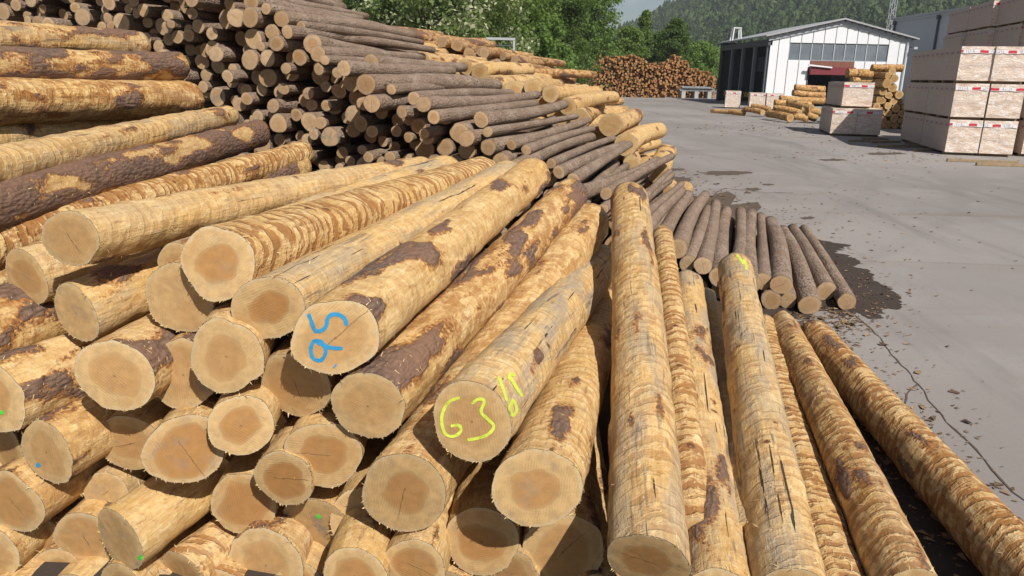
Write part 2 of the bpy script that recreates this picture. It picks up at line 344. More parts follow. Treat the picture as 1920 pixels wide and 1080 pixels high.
# ------------------------------------------------------------------ logs
def dir_azel(az, el=0.0):
    az, el = R(az), R(el); return Vector((math.sin(az)*math.cos(el), math.cos(az)*math.cos(el), math.sin(el)))
def log_matrix(P, Q, spin=None):
    d = (Q-P).normalized(); x = Vector((0, 0, 1)).cross(d).normalized(); y = d.cross(x)   # local: z along the log, y roughly up
    M = Matrix((x, y, d)).transposed().to_4x4()
    M.translation = P
    return M
def log_mesh(R0, L, segs, nr, seed, taper=.06, bend=.03, bark=.2, knots=6, tilt=(0, 0), oor=.045, rough=.012, near=0.0, cap=True):
    """body and cut-face arrays, local z from 0 to L"""
    rs = np.random.default_rng(seed); off = rs.uniform(0, 300, 3)
    zs = np.linspace(0, 1, nr+1)**(1.0+near)*L; th = np.arange(segs)*2*math.pi/segs
    Z, T = np.meshgrid(zs, th, indexing='ij'); cx, cy = np.cos(T), np.sin(T)
    ph = rs.uniform(0, 6.28, 3); am = rs.normal(0, oor, 3)
    shape = 1+am[0]*np.cos(2*T+ph[0])+.5*am[1]*np.cos(3*T+ph[1])+.3*am[2]*np.cos(5*T+ph[2])
    for _ in range(rs.integers(0, 3)):
        t0, w0 = rs.uniform(0, 6.28), rs.uniform(.12, .4); dt = (T-t0+math.pi) % (2*math.pi)-math.pi
        shape = shape-rs.uniform(-.03, .07)*np.exp(-(dt/w0)**2)*np.exp(-Z/rs.uniform(.3, 2.5))
    shape = shape+.05*(vnoise(np.stack([cx*5, cy*5, Z*0], -1)+off)-.5)*np.exp(-Z/.05)
    q = np.stack([cx*R0*3.2, cy*R0*3.2, Z*1.1], -1)+off
    q2 = np.stack([cx*R0*11, cy*R0*11, Z*6.0], -1)+off
    Rr = R0*(1-taper*Z/L)*shape*(1+.07*(fbm(q, 2)-.5))+rough*2*(fbm(q2, 3)-.5)*np.minimum(1, .3+Z*4)
    bk = fbm(np.stack([cx*R0*7, cy*R0*7, Z*2.2], -1)+off+50, 3)
    thr = np.quantile(bk, 1-np.clip(bark, .001, .999)); bkv = .5+(bk-thr)*4.0
    if bark <= .002: bkv = bkv*0
    Rr = Rr+.009*np.clip((bkv-.30)*4, 0, 1)
    kv = np.zeros_like(Z)
    for _ in range(knots):
        z0, t0, s0 = rs.uniform(.12, .95)*L, rs.uniform(0, 6.28), rs.uniform(.018, .04)
        dd = ((Z-z0)**2+(R0*((T-t0+math.pi) % (2*math.pi)-math.pi))**2)/s0**2
        g = np.exp(-dd); kv = np.maximum(kv, g); Rr = Rr+g*rs.uniform(.004, .014)
    bx, by = rs.normal(0, bend, 2); sw = np.sin(np.pi*Z/L)
    X = cx*Rr+bx*sw; Y = cy*Rr+by*sw
    fade = np.clip(1-Z/.22, 0, 1)
    ZZ = Z+fade*(X*tilt[0]+Y*tilt[1])
    V = np.stack([X, Y, ZZ], -1).reshape(-1, 3)
    i = np.arange(nr)[:, None]*segs; j = np.arange(segs)[None]; jn = (j+1) % segs
    Fq = np.stack([i+j, i+jn, i+segs+jn, i+segs+j], -1).reshape(-1, 4)
    nv = len(V)
    # far end: shallow rounded cap
    r1 = V[-segs:]; c1 = r1.mean(0)
    capr = c1+(r1-c1)*.90+np.array([0, 0, .006]); V = np.vstack([V, capr, c1+np.array([0, 0, .006])])
    b0 = (nr)*segs
    F2 = np.array([[b0+a, b0+(a+1) % segs, nv+(a+1) % segs, nv+a] for a in range(segs)])
    F3 = np.array([[nv+a, nv+(a+1) % segs, nv+segs, nv+segs] for a in range(0)]).reshape(0, 4)
    half = np.array([[nv+2*a, nv+2*a+1, nv+(2*a+2) % segs, nv+segs] for a in range(segs//2)])
    Fall = np.vstack([Fq, F2, half])
    bkall = np.concatenate([bkv.ravel(), np.zeros(segs+1)]); knall = np.concatenate([kv.ravel(), np.zeros(segs+1)])
    # near face, slightly dished inside the rim
    rim = V[:segs].copy(); nf = max(3, segs//6); fr = np.linspace(1, 0, nf+1)[:-1]
    cen = rim.mean(0); fv = []; rd = []
    rsn = rs.normal(0, .0016*R0/.18, (nf, segs))
    for a, f in enumerate(fr):
        ring = cen+(rim-cen)*(f if a else .992)
        ring = ring+np.stack([0*rsn[a], 0*rsn[a], rsn[a]*(0 if a == 0 else f)-(.004 if a else .001)], -1)
        fv.append(ring); rd += [f]*segs
    fv.append(cen[None]+np.array([[0, 0, -.004]])); rd.append(0)
    FV = np.vstack(fv); ff = []
    for a in range(nf-1):
        for t in range(segs):
            ff.append((a*segs+t, (a+1)*segs+t, (a+1)*segs+(t+1) % segs, a*segs+(t+1) % segs))
    a = (nf-1)*segs
    for t in range(segs//2): ff.append((a+2*t, nf*segs, a+(2*t+2) % segs, a+2*t+1))
    return V, Fall, bkall, knall, FV, np.array(ff), np.array(rd)
def log_meshes(name, *a, **k):
    V, F, bk, kn, FV, FF, rd = log_mesh(*a, **k)
    me = mesh_np(name, V, F); fattr(me, 'bark', bk); fattr(me, 'knot', kn)
    mf = mesh_np('cut_face', FV, FF); fattr(mf, 'rad', rd)
    return me, mf
def splinters(me_body, mf, segs, R0, L, seed, nrim, nbody, zmax=None):
    """frayed fibres on the saw edge and along the peeled side: thin curled blades"""
    rs = np.random.default_rng(seed); n = len(me_body.vertices)
    co = np.zeros(n*3, np.float32); me_body.vertices.foreach_get('co', co); co = co.reshape(-1, 3)
    nr = (n-1)//segs-1; V = []; F = []
    def blade(p, d, side, ln, wd, lift):
        k = len(V)
        for t, ww in ((0, 1), (.5, .75), (1, .12)):
            c = p+d*ln*t+lift*ln*t*t*.6
            V.append(c-side*wd*ww/2); V.append(c+side*wd*ww/2)
        F.append((k, k+1, k+3, k+2)); F.append((k+2, k+3, k+5, k+4))
    for _ in range(nrim):
        a = rs.integers(segs); p = co[a]*rs.uniform(.96, 1.0)+(co[(a+1) % segs]-co[a])*rs.uniform(0, 1); out = p/np.linalg.norm(p)
        tan = np.array([-out[1], out[0], 0]); d = out*rs.uniform(.1, .7)+tan*rs.normal(0, .8)+np.array([0, 0, rs.uniform(-.9, .5)])
        d /= np.linalg.norm(d)
        blade(p, d, tan, rs.uniform(.003, .013)*(2.2 if rs.random() < .06 else 1), rs.uniform(.002, .008), out*rs.normal(0, .4))
    for _ in range(nbody):
        i = int(rs.integers(0, nr-1)*rs.uniform(.05, 1)); a = rs.integers(segs); p = co[i*segs+a]; out = np.array([math.cos(a*6.2832/segs), math.sin(a*6.2832/segs), 0])
        tan = np.array([-out[1], out[0], 0]); zz = np.array([0, 0, 1.0])
        d = zz*rs.choice([-1, 1])*.6+tan*rs.normal(0, 1.0)+out*rs.uniform(.0, .28); d /= np.linalg.norm(d)
        sd = np.cross(d, out); sd /= np.linalg.norm(sd)
        blade(p, d, sd, rs.uniform(.008, .034), rs.uniform(.002, .007), out*rs.normal(-.1, .3))
    return mesh_np('splinters', V, F, False)

# ---- the near pile, log by log: (near end px u,v, radius px there, distance), far end, length, look, label
#      look = (band, orange, bark, grey, dark, face grey, heart)
NEAR = []
def nl(u, v, r, Y, far, L, look, label): NEAR.append((u, v, r, Y, far, L, look, label))
P_ = lambda u, v: ('p', u, v)
D_ = lambda az, el=0: ('d', az, el)
CRM = (.35, .25, .05, .25, 0, .2, .6); BND = (1, .35, .03, .12, 0, .2, .8); ORG = (.8, .9, .12, .1, 0, .1, .7); GRY = (.45, .2, .03, .9, 0, .5, .5)
BRK = (.3, .6, .42, .15, 0, .2, .6); CLN = (.25, .12, .01, .2, 0, .15, .9)
nl(133, 448, 54, 3.75, P_(790, 318), 4.1, (0.35, .2, .05, .35, 0, .1, .35), 'thick pale log with smooth oval end at far left, dark knot midway')
nl(143, 587, 55, 3.85, D_(17, 1), 4.0, (.2, .2, .04, .85, 0, .5, .2), 'greyish log with weathered oval end just below the thick pale one')
nl(410, 495, 70, 3.65, P_(905, 325), 4.1, (1, 0.45, .0, .05, 0, .25, .9), 'pale log with brown slanting stripes and squarish heartwood, left of the blue number')
nl(337, 560, 68, 3.75, D_(9, 1), 4.0, (.2, .75, .1, .1, 0, .1, .2), 'log with slanting oval end tucked behind the striped log')
nl(503, 577, 66, 3.55, P_(948, 328), 4.1, (0.3, .1, .0, .75, 0, .15, 1.0), 'whitish log with round deep orange heartwood touching the blue-numbered log')
nl(629, 634, 73, 3.45, P_(1000, 328), 4.1, (0.35, .35, 0.18, .05, 0, .15, .5), 'big log with blue spray-painted number on its cut end')
nl(425, 668, 66, 3.5, D_(-4, 1), 4.0, (.5, .4, .06, .15, 0, .1, .6), 'log end with notched top edge under the orange-hearted log')
nl(345, 703, 62, 3.66, D_(2, 1), 4.0, (.5, .45, .08, .3, 0, .6, .4), 'log end with grey speckles at the lower rim, left of the notched one')
nl(215, 705, 66, 3.5, D_(6, 1), 4.0, (.3, .6, .22, .15, 0, .15, .6), 'log with yellow ringed end and torn bark on its flank, near left edge')
nl(-95, 655, 78, 3.75, D_(16, 1), 3.9, (.3, .85, .2, .1, 0, .1, .5), 'orange-blotched log running in from left edge below the thick pale log')
nl(-10, 748, 64, 3.55, D_(17, 0), 4.0, (.2, .25, .12, .25, 0, .1, .7), 'cream log at left edge with green dab on its cut end')
nl(690, 762, 68, 3.5, P_(1070, 366), 4.1, (.4, .8, .36, .05, 0, .15, .35), 'log with dark scaly bark on its right flank, below the blue number')
nl(757, 925, 82, 3.38, P_(1106, 418), 4.1, (.5, .65, .06, .1, 0, .15, .8), 'thick log with chipped reddish-brown end, lower left of the yellow 63')
nl(885, 790, 76, 3.3, P_(1133, 492), 4.1, (0.45, .1, .01, 1.0, 0, .05, .45), 'big grey-tan log with yellow number 63 sprayed on its end')
nl(1008, 915, 82, 3.2, P_(1140, 560), 4.0, (0.5, .25, .03, .15, 0, .35, .7), 'log with frayed grey rim and ringed heart, lower right of the yellow 63')
nl(1215, 1052, 78, 2.95, P_(1180, 372), 4.2, (0.6, .35, 0.04, 0.75, 0, .2, .9), 'tall central log pointing straight away, dark knot patch near its lower end')
nl(1300, 1010, 42, 3.25, P_(1242, 440), 4.1, (1, .45, .0, .1, 0, .1, .5), 'narrow finely striped log with orange far end, right of the central log')
nl(1348, 1130, 72, 2.9, P_(1287, 535), 4.1, (.3, .3, .03, 1.0, 0, .1, .5), 'grey-streaked log with smudged surface, two to the right of the central log')
nl(1405, 1010, 38, 3.3, P_(1325, 556), 4.0, (.4, .3, .0, .6, 0, .1, .5), 'short-looking slim pale log end peeping out left of the yellow-tipped log')
nl(1482, 1120, 70, 2.85, P_(1378, 502), 4.1, (0.55, .2, .01, 1.0, 0, .1, .5), 'pale log with yellow paint smear on its far tip and long black streak')
nl(1578, 1130, 52, 2.95, P_(1432, 610), 4.0, (1, .35, .0, .1, 0, .1, .5), 'slim log with close reddish stripes, right of the black-streaked log')
nl(1705, 1120, 64, ('z', .42), P_(1466, 610), 4.1, (0.9, 0.7, .04, .3, 0, .1, .5), 'golden log with grey smudge, second from the right in the near pile')
nl(2060, 1230, 74, ('z', .19), ('z', 1527, 630, .16), 4.0, (1, 0.75, .02, .05, 0, .1, .5), 'rightmost golden log of the near pile with bold slanting orange stripes')
# upper left, ends far off: radius given at the far end
nl(262, 84, 24, 8.0, ('f', 12, 0), 4.2, (.4, .5, .08, .8, .15, .1, .5), 'topmost grey-brown log at left, leaning on the dark pile')
nl(330, 127, 28, 7.9, ('f', 11, 0), 4.2, (.2, 1, .62, .1, .12, .1, .5), 'dark red-brown log at left with bark still on, second from top')
nl(355, 184, 31, 7.8, ('f', 12, -1), 4.2, (.6, 1, .10, .25, 0, .1, .5), 'orange and brown mottled log at left, below the dark red one')
nl(290, 226, 29, 7.7, ('f', 7, -.5), 4.2, (.35, .15, .04, .35, 0, .1, .5), 'cream log at left lying between the mottled one and another cream one')
nl(-150, 345, 48, 3.9, P_(428, 218), 4.2, (.55, .12, .03, .5, 0, .1, .5), 'whitish patchy log at left just above the purple-brown one')
nl(-130, 418, 50, 3.9, P_(485, 250), 4.2, (.2, .3, .80, .1, .25, .1, .5), 'purple-brown bark-covered log at left, among pale peeled ones')
nl(-120, 490, 50, 3.95, P_(568, 288), 4.2, (1, .9, .04, .05, 0, .1, .5), 'orange log with dark ring stripes at its far end, behind the thick pale one')
nl(838, 316, 25, 7.6, ('f', 15, 1), 4.0, (.3, .15, .03, .9, 0, .1, .5), 'grey-white log squeezed between two striped ones, behind the blue number')
# the stacked ends below
nl(88, 848, 58, 3.5, D_(16, 1), 4.0, (.3, .55, .14, .1, 0, .1, .5), 'log end with small blue dot, lower left, half shaded')
nl(245, 832, 56, 3.72, D_(0, 1), 4.0, CRM, 'smooth recessed log end shaded at the top, right of the blue-dotted one')
nl(347, 843, 64, 3.5, D_(-2, 1), 4.0, (.5, .3, .04, .5, 0, .4, .9), 'log with torn whitish rim and round tan heart, lower left')
nl(453, 798, 56, 3.5, D_(-3, 1), 4.0, CLN, 'nearly round clean log end with orange bark edge at its right, lower left')
nl(555, 722, 66, 3.64, D_(-2, 1), 4.0, (.4, .4, .05, .2, 0, .15, .5), 'log end directly under the blue-numbered one, upper right in its shadow')
nl(607, 853, 64, 3.55, D_(0, 1), 4.0, CLN, 'wide oval log end with cut flat top below the shadowed one')
nl(532, 897, 54, 3.52, D_(0, 1), 4.0, (.4, .2, .03, .2, 0, .05, 1.0), 'small log end with dark orange round heart and white rim')
nl(457, 945, 58, 3.66, D_(-1, 1), 4.0, CLN, 'pale round log end left of the small orange-hearted one')
nl(25, 942, 62, 3.5, D_(17, 1), 4.0, (.3, .6, .1, .1, 0, .15, .8), 'log end cut off by left edge, under the blue-dotted one')
nl(200, 922, 38, 3.72, D_(6, 1), 4.0, (.3, .3, .12, .4, 0, .5, .2), 'small cream log end wedged above the green-dotted short-looking one')
nl(225, 1012, 60, 3.4, D_(17, 0), 4.0, (.1, .12, .01, .12, 0, .7, .3), 'protruding smooth log with shaded brown end and green dot')
nl(160, 1010, 54, 3.6, D_(4, 1), 4.0, CRM, 'plain log end half hidden by the protruding green-dotted log')
nl(592, 985, 60, 3.7, D_(0, 1), 4.0, (.3, .2, .03, .6, 0, .9, .2), 'greyish pink log end with tiny green fleck, bottom centre left')
nl(350, 1085, 56, 3.5, D_(19, 3), 4.0, (.9, .4, .05, .2, 0, .1, .5), 'log with striped cream flank at the bottom edge, right of the green-dotted one')
nl(500, 1060, 70, 3.55, D_(4, 1), 4.0, (.4, .35, .06, .15, 0, .15, .6), 'large log end at the bottom edge below the pale round one')
nl(85, 1015, 48, 3.7, D_(6, 1), 4.0, BRK, 'dim log end in deep shade at lower left')
nl(112, 1080, 52, 3.6, D_(5, 1), 4.0, ORG, 'shaded log end at the bottom left corner')
nl(-20, 1045, 60, 3.5, D_(8, 1), 4.0, CRM, 'log end in the bottom left corner cut by the frame')
nl(10, 835, 52, 3.75, D_(16, 1), 4.0, BRK, 'bark-spotted log in shadow at left edge between two pale ones')
nl(903, 1015, 66, 3.5, D_(3, 1), 4.0, (.4, .3, .12, .15, 0, .15, .9), 'round log end with saw lines at the bottom, below the yellow 63')
nl(1055, 1035, 74, 3.5, D_(4, 1), 4.0, (.6, .5, .08, .1, 0, .1, .6), 'log end with dark star of cracks at the bottom, left of the central log')
nl(778, 1062, 56, 3.35, D_(2, 1), 4.0, CLN, 'log end at the bottom edge half in shadow below the chipped thick one')
nl(665, 1080, 58, 3.3, D_(0, 1), 4.0, CLN, 'pale log end on the bottom edge right of the greyish pink one')
nl(682, 978, 60, 3.66, D_(2, 1), 4.0, (.2, .15, .01, .1, 0, .05, .3), 'clean yellow log end partly hidden behind the chipped thick one')
nl(232, 1105, 50, 3.4, D_(4, 1), 4.0, CRM, 'log end mostly below the bottom edge under the green-dotted one')

nl(-130, 560, 66, 4.0, D_(19, 1), 4.0, ORG, 'mottled orange log at left edge behind the thick pale one')
nl(-200, 470, 60, 4.1, D_(18, 0), 4.0, BRK, 'dark-patched log at left edge under the ring-striped orange one')
nl(50, 520, 52, 4.1, D_(18, 0), 4.0, CRM, 'pale log in the gap under the thick pale one')
nl(-60, 930, 60, 3.7, D_(17, 1), 4.0, CRM, 'pale log at the left edge low in the stack, in shade')
nl(960, 1075, 52, 3.5, D_(12, 1), 4.0, CRM, 'log end in the shadowed gap at the bottom right of the saw-lined one')
for _k, _u in enumerate((45, 150, 292, 415, 560, 705, 838, 985, 1115)):
    nl(_u, 1122, 60, 3.5, D_(3, 1), 4.0, random.choice([CLN, CRM, BND]), 'log whose upper rim just shows on the bottom edge, '+['first', 'second', 'third', 'fourth', 'fifth', 'sixth', 'seventh', 'eighth', 'ninth'][_k]+' from left')
for _k, (_u, _v) in enumerate(((300, 770), (500, 800), (620, 930), (150, 780), (400, 880), (850, 930), (130, 900), (560, 1060))):
    nl(_u, _v, 44, 3.95, D_(4, 1), 3.8, random.choice([BRK, ORG, CRM]), 'log sunk deep in the shade between the stacked ends, '+['third', 'fifth', 'seventh', 'second', 'fourth', 'eighth', 'first', 'sixth'][_k]+' from left')
B95 = 'big log with blue spray-painted number on its cut end'; Y63 = 'big grey-tan log with yellow number 63 sprayed on its end'
near_roots = {}
def build_near(i, e):
    u, v, r, Y, far, L, lk, label = e
    if isinstance(Y, tuple): P = atz(u, v, Y[1])
    else: P = aty(u, v, Y*(.93 if Y < 5 else 1))
    if far[0] == 'f':
        Q = P; P = Q-dir_azel(far[1], far[2])*L
    elif far[0] == 'p': Q = on_len(P, far[1], far[2], L)
    elif far[0] == 'z': Q = atz(far[1], far[2], far[3])
    else:
        Q = P+dir_azel(far[1]+random.uniform(-3, 3), far[2])*L
    ref = Q if far[0] == 'f' else P
    dep = (ref.y*_cp-(ref.z-CAM_H)*_sp)
    rad = r*dep/FPX*(1.07 if far[0] == 'd' and v > 640 else 1.0)
    L = (Q-P).length
    M = log_matrix(P, Q)
    tilt = (random.gauss(-.22, .05), random.gauss(0, .05)) if far[0] == 'p' and u < 1100 else (random.gauss(0, .14), random.gauss(0, .12))
    if label == B95: tilt = (-.5, .03)
    if label == Y63: tilt = (-.3, .0)
    near_px = v > 300 and far[0] != 'f'
    segs, nr = 44, 104
    straight = far[0] in 'pz'
    me, mf = log_meshes('peeled_log', rad, L, segs, nr, 100+i, taper=.07 if far[0] != 'f' else .0, bend=.012 if straight else .02,
                        bark=lk[2], knots=9, tilt=tilt, near=.25)
    o = link('peeled_log', me, PEELED); o.matrix_basis = M
    tag(o, label, 'log', 'peeled logs of the near pile')
    o['band'], o['orange'], o['grey'], o['dark'] = (float(lk[k]) for k in (0, 1, 3, 4))
    f = link('cut_face', mf, FACE, o); f['fgrey'] = float(lk[5]); f['heart'] = float(lk[6])
    if near_px:
        s = link('splinters', splinters(me, mf, segs, rad, L, 900+i, 100, 240), SPLINTER, o, 'stuff')
    near_roots[label] = (o, M, me, mf)
for i, e in enumerate(NEAR): build_near(i, e)

# ---- spray paint on the logs: ribbons laid on the wood
def spray(label, strokes, wpx, mat, name='painted_mark'):
    o, M, me, mf = near_roots[label]
    Vs, Fs = [], []
    for m in (me, mf):
        k = len(Vs); Vs += [M @ q.co for q in m.vertices]; Fs += [tuple(k+a for a in p.vertices) for p in m.polygons]
    bvh = BVHTree.FromPolygons(Vs, Fs); Mi = M.inverted(); mb = MB()
    for st in strokes:
        pts = []
        n = len(st)
        if n == 1: st = [(st[0][0]-2, st[0][1]-2), (st[0][0]+2, st[0][1]+2)]; n = 2
        for k in range(n-1):
            p0, p1, p2, p3 = st[max(k-1, 0)], st[k], st[k+1], st[min(k+2, n-1)]
            for s in range(8):
                t = s/8
                pts.append(tuple(.5*((2*p1[c])+(-p0[c]+p2[c])*t+(2*p0[c]-5*p1[c]+4*p2[c]-p3[c])*t*t+(-p0[c]+3*p1[c]-3*p2[c]+p3[c])*t**3) for c in (0, 1)))
        pts.append(st[-1])
        nn = len(pts); V = []; F = []
        for k, (u, v) in enumerate(pts):
            a, b = pts[max(k-1, 0)], pts[min(k+1, nn-1)]
            tx, ty = b[0]-a[0], b[1]-a[1]; l = math.hypot(tx, ty) or 1; nx, ny = -ty/l, tx/l
            endf = min(1, .55+min(k, nn-1-k)*.22); ww = wpx*.5*endf*random.uniform(.85, 1.12)
            for sgn in (-1, -.33, .33, 1):
                d = ray(u+nx*ww*sgn, v+ny*ww*sgn); hit = bvh.ray_cast(CAM, d.normalized())
                if hit[0] is None: V.append(V[-1] if V else Vector((0, 0, 0))); continue
                nrm = hit[1] if hit[1].dot(d) < 0 else -hit[1]
                V.append(Mi @ (hit[0]+nrm*.0022))
        for k in range(nn-1):
            for q in range(3): F.append((k*4+q, k*4+q+1, k*4+4+q+1, k*4+4+q))
        mb.add(V, F)
    mb.build(name, mat, o, smooth=True)
spray(B95, [[(578, 588), (584, 603), (590, 620)], [(588, 621), (604, 619), (613, 608), (612, 597)], [(612, 610), (617, 593), (632, 589), (646, 597), (650, 611)],
            [(607, 642), (590, 639), (583, 653), (587, 671), (602, 675), (611, 659), (607, 643)], [(592, 640), (618, 651), (643, 653)]], 7.5, PAINT['blue'], 'painted_number')
spray(B95, [[(627, 685), (629, 687)]], 11, PAINT['blue'], 'painted_dot')
spray(Y63, [[(862, 745), (840, 755), (828, 783), (834, 811), (850, 818), (864, 808), (860, 797), (845, 799)],
            [(884, 757), (897, 748), (908, 752), (902, 772), (915, 786), (926, 799), (915, 814), (893, 822), (876, 824)]], 6, PAINT['lime'], 'painted_number')
spray(Y63, [[(934, 706), (942, 728), (950, 752)], [(953, 712), (957, 702), (966, 705)], [(953, 704), (966, 724), (979, 744)], [(961, 748), (955, 765), (961, 779), (968, 768), (962, 750)]], 6, PAINT['lime'], 'painted_side_mark')
spray('pale log with yellow paint smear on its far tip and long black streak', [[(1381, 478), (1388, 486), (1394, 496)], [(1394, 486), (1398, 496), (1400, 506)]], 5, PAINT['lime'])
spray('cream log at left edge with green dab on its cut end', [[(2, 770), (3, 777)]], 12, PAINT['green'])
spray('protruding smooth log with shaded brown end and green dot', [[(261, 1042), (267, 1048)]], 11, PAINT['green'])
spray('greyish pink log end with tiny green fleck, bottom centre left', [[(595, 965), (601, 971)]], 8, PAINT['green'])
spray('log end with small blue dot, lower left, half shaded', [[(71, 868), (73, 876)]], 9, PAINT['blue'])

# ------------------------------------------------------------------ the piles behind: logs packed side by side along one direction
AZ2 = 22.0
DD = dir_azel(AZ2); PP = Vector((math.cos(R(AZ2)), -math.sin(R(AZ2)), 0))
def sd(s, d, z): return PP*s+DD*d+Vector((0, 0, z))
def prof(pts):
    xs = [p[0] for p in pts]; ys = [p[1] for p in pts]
    return lambda s: float(np.interp(s, xs, ys))
def pack(s0, s1, h, rfun, seed, loose=1.08, jit=.02):
    """drop circles into the profile h(s): each rests on the ground or on two below it"""
    rs = random.Random(seed); C = []
    s = s0
    row = []
    while s < s1:
        r = rfun(rs)*loose
        if s > s0: s += r
        C.append((s, r, r)); s += r*1.02
    cand_fail = 0
    C.sort()
    while cand_fail < 300:
        r = rfun(rs)*loose; best = None
        x = rs.uniform(s0, s1)
        near = [c for c in C if abs(c[0]-x) < 4*r+.3]
        if not near: cand_fail += 1; continue
        zm = max(c[1] for c in near)
        near = [c for c in near if c[1] > zm-1.1]
        for i in range(len(near)):
            a = near[i]
            for j in range(len(near)):
                b = near[j]
                if b[0] <= a[0]: continue
                dx, dz = b[0]-a[0], b[1]-a[1]; dist = math.hypot(dx, dz); ra, rb = a[2]+r, b[2]+r
                if dist > ra+rb or dist < 1e-6: continue
                al = (ra*ra-rb*rb+dist*dist)/(2*dist); hh = ra*ra-al*al
                if hh < 0: continue
                hh = math.sqrt(hh); px, pz = a[0]+dx*al/dist, a[1]+dz*al/dist
                cx, cz = px-dz*hh/dist, pz+dx*hh/dist
                if abs(cx-x) > 1.6*r+.15 or not (a[0] <= cx <= b[0]) or cx < s0-.2 or cx > s1+.2: continue
                if cz+r*.6 > h(cx) or (best and cz >= best[1]): continue
                if all((c[0]-cx)**2+(c[1]-cz)**2 > ((c[2]+r)*.985)**2 for c in near if c is not a and c is not b): best = (cx, cz, r)
        if best is None: cand_fail += 1
        else: C.append(best); cand_fail = 0 if cand_fail < 60 else cand_fail-30
    return [(a, b, c/loose) for a, b, c in C]

# prototypes shared by alike logs
def protos(n, R0, L, segs, nr, seed, **k):
    return [log_meshes(k.get('nm', 'log'), R0, L, segs, nr, seed+i, **{a: b for a, b in k.items() if a != 'nm'}) for i in range(n)]
BARKP = protos(14, .1, 4.2, 16, 14, 2000, nm='bark_log', taper=.18, bend=.03, bark=.0, knots=9, oor=.05, rough=.006)
LITEP = protos(10, .19, 4.0, 22, 26, 2100, nm='peeled_log', taper=.10, bend=.03, bark=.08, knots=7, oor=.05)
REDP = protos(8, .14, 4.0, 14, 12, 2200, nm='peeled_log', taper=.12, bend=.04, bark=.12, knots=4, oor=.06)
extra = []       # every log of the rear piles, for the visibility count
def put_log(name, proto, P, Q, r, body, face, look=None, rbase=.1):
    o = link(name, proto[0], body); k = r/rbase; L = (Q-P).length; Lp = 4.2 if rbase == .1 else 4.0
    M = log_matrix(P, Q) @ Matrix.Rotation(random.uniform(0, 6.28), 4, 'Z') @ Matrix.Diagonal((k, k, L/Lp, 1))
    o.matrix_basis = M
    f = link('cut_face', proto[1], face, o)
    if look:
        o['band'], o['orange'], o['grey'], o['dark'] = (float(q) for q in look[:4])
    f['fgrey'] = float(look[4]) if look else random.choice([0, 0, .3, .8]); f['heart'] = float(look[5]) if look else random.uniform(0, .9)
    extra.append(o)
    return o

# ---- thin logs with bark on, tall at left and running down to the asphalt at right
h_dark = prof([(-13.4, 4.6), (-9.8, 4.2), (-8.8, 4.0), (-6.86, 3.62), (-6.0, 3.25), (-5.3, 2.88), (-4.6, 2.55), (-4.0, 2.3), (-3.3, 2.08), (-2.9, 1.78), (-2.4, 1.48), (-1.95, 1.02), (-1.5, .62), (-.9, .46), (-.1, .40), (.1, .2)])
az_dark = prof([(-8, 10), (-5, 11.5), (-3.2, 15), (-1.6, 19)])
d_dark = prof([(-12, 7.05), (-3.4, 7.05), (-2.4, 7.7), (-1.4, 8.7), (.6, 8.9)])
cs = pack(-13.4, -1.55, h_dark, lambda rs: rs.choice([.055, .062, .068, .072, .078, .085, .092, .108]), 5, 1.07)
for (s, z, r) in cs:
    top = z+.32 > h_dark(s)
    jd = abs(random.gauss(0, .30)) if not top else random.gauss(0, .22)
    d0 = d_dark(s)+jd-.05
    L = random.uniform(4.0, 4.4)
    ja = random.gauss(0, 1.5 if not top else 2.2); je = random.gauss(0, .5)
    P = sd(s, d0, z); Q = P+dir_azel(az_dark(s)+ja, je)*L
    o = put_log('bark_log', random.choice(BARKP), P, Q, r, BARK, FACE_T)
    o['zone'] = 'dark'
# the row lying loose on the asphalt, near end px -> far end px
GR = [((1588, 566), (1507, 430), .10, .10, 'rightmost dark log, lying on the wet stain of the asphalt'),
      ((1549, 546), (1485, 430), .115, .115, 'second dark log from the right, lying on the asphalt'),
      ((1518, 572), (1466, 432), .115, .115, 'third dark log from the right, its end nearest the pale logs'),
      ((1465, 534), (1444, 415), .115, .30, 'stout knotty dark log lying on top of two others by the asphalt'),
      ((1432, 528), (1427, 407), .10, .30, 'dark log with pale end left of the stout knotty one'),
      ((1446, 562), (1440, 440), .115, .115, 'dark log end under the stout knotty one, left of two'),
      ((1476, 562), (1452, 432), .105, .105, 'dark log end under the stout knotty one, right of two'),
      ((1408, 530), (1410, 396), .115, .30, 'dark log half hidden by the yellow-tipped pale log'),
      ((1380, 525), (1390, 386), .115, .31, 'dark log running behind the tip of the yellow-tipped pale log'),
      ((1348, 520), (1362, 396), .115, .30, 'dark log just left of the yellow-tipped pale log'),
      ((1318, 498), (1342, 382), .105, .42, 'spotted dark log with orange end, third left of the yellow tip'),
      ((1290, 494), (1326, 392), .10, .40, 'dark log with smooth end beside the spotted one'),
      ((1272, 466), (1322, 368), .115, .58, 'knotty dark log leaning over the smooth-ended one'),
      ((1395, 560), (1400, 420), .11, .11, 'dark log at the bottom of the row under the yellow tip'), ((1352, 545), (1370, 410), .11, .11, 'dark log at the bottom of the row, left of the yellow tip'),
      ((1310, 540), (1345, 405), .11, .11, 'dark log at the bottom of the row under the spotted one')]
for (a, b, r, z, lab) in GR:
    P = atz(a[0], a[1], z); Q = atz(b[0], b[1], z); Q = P+(Q-P).normalized()*min((Q-P).length, 4.7)
    o = put_log('bark_log', random.choice(BARKP), P, Q, r, BARK, FACE_T); o['lab'] = lab

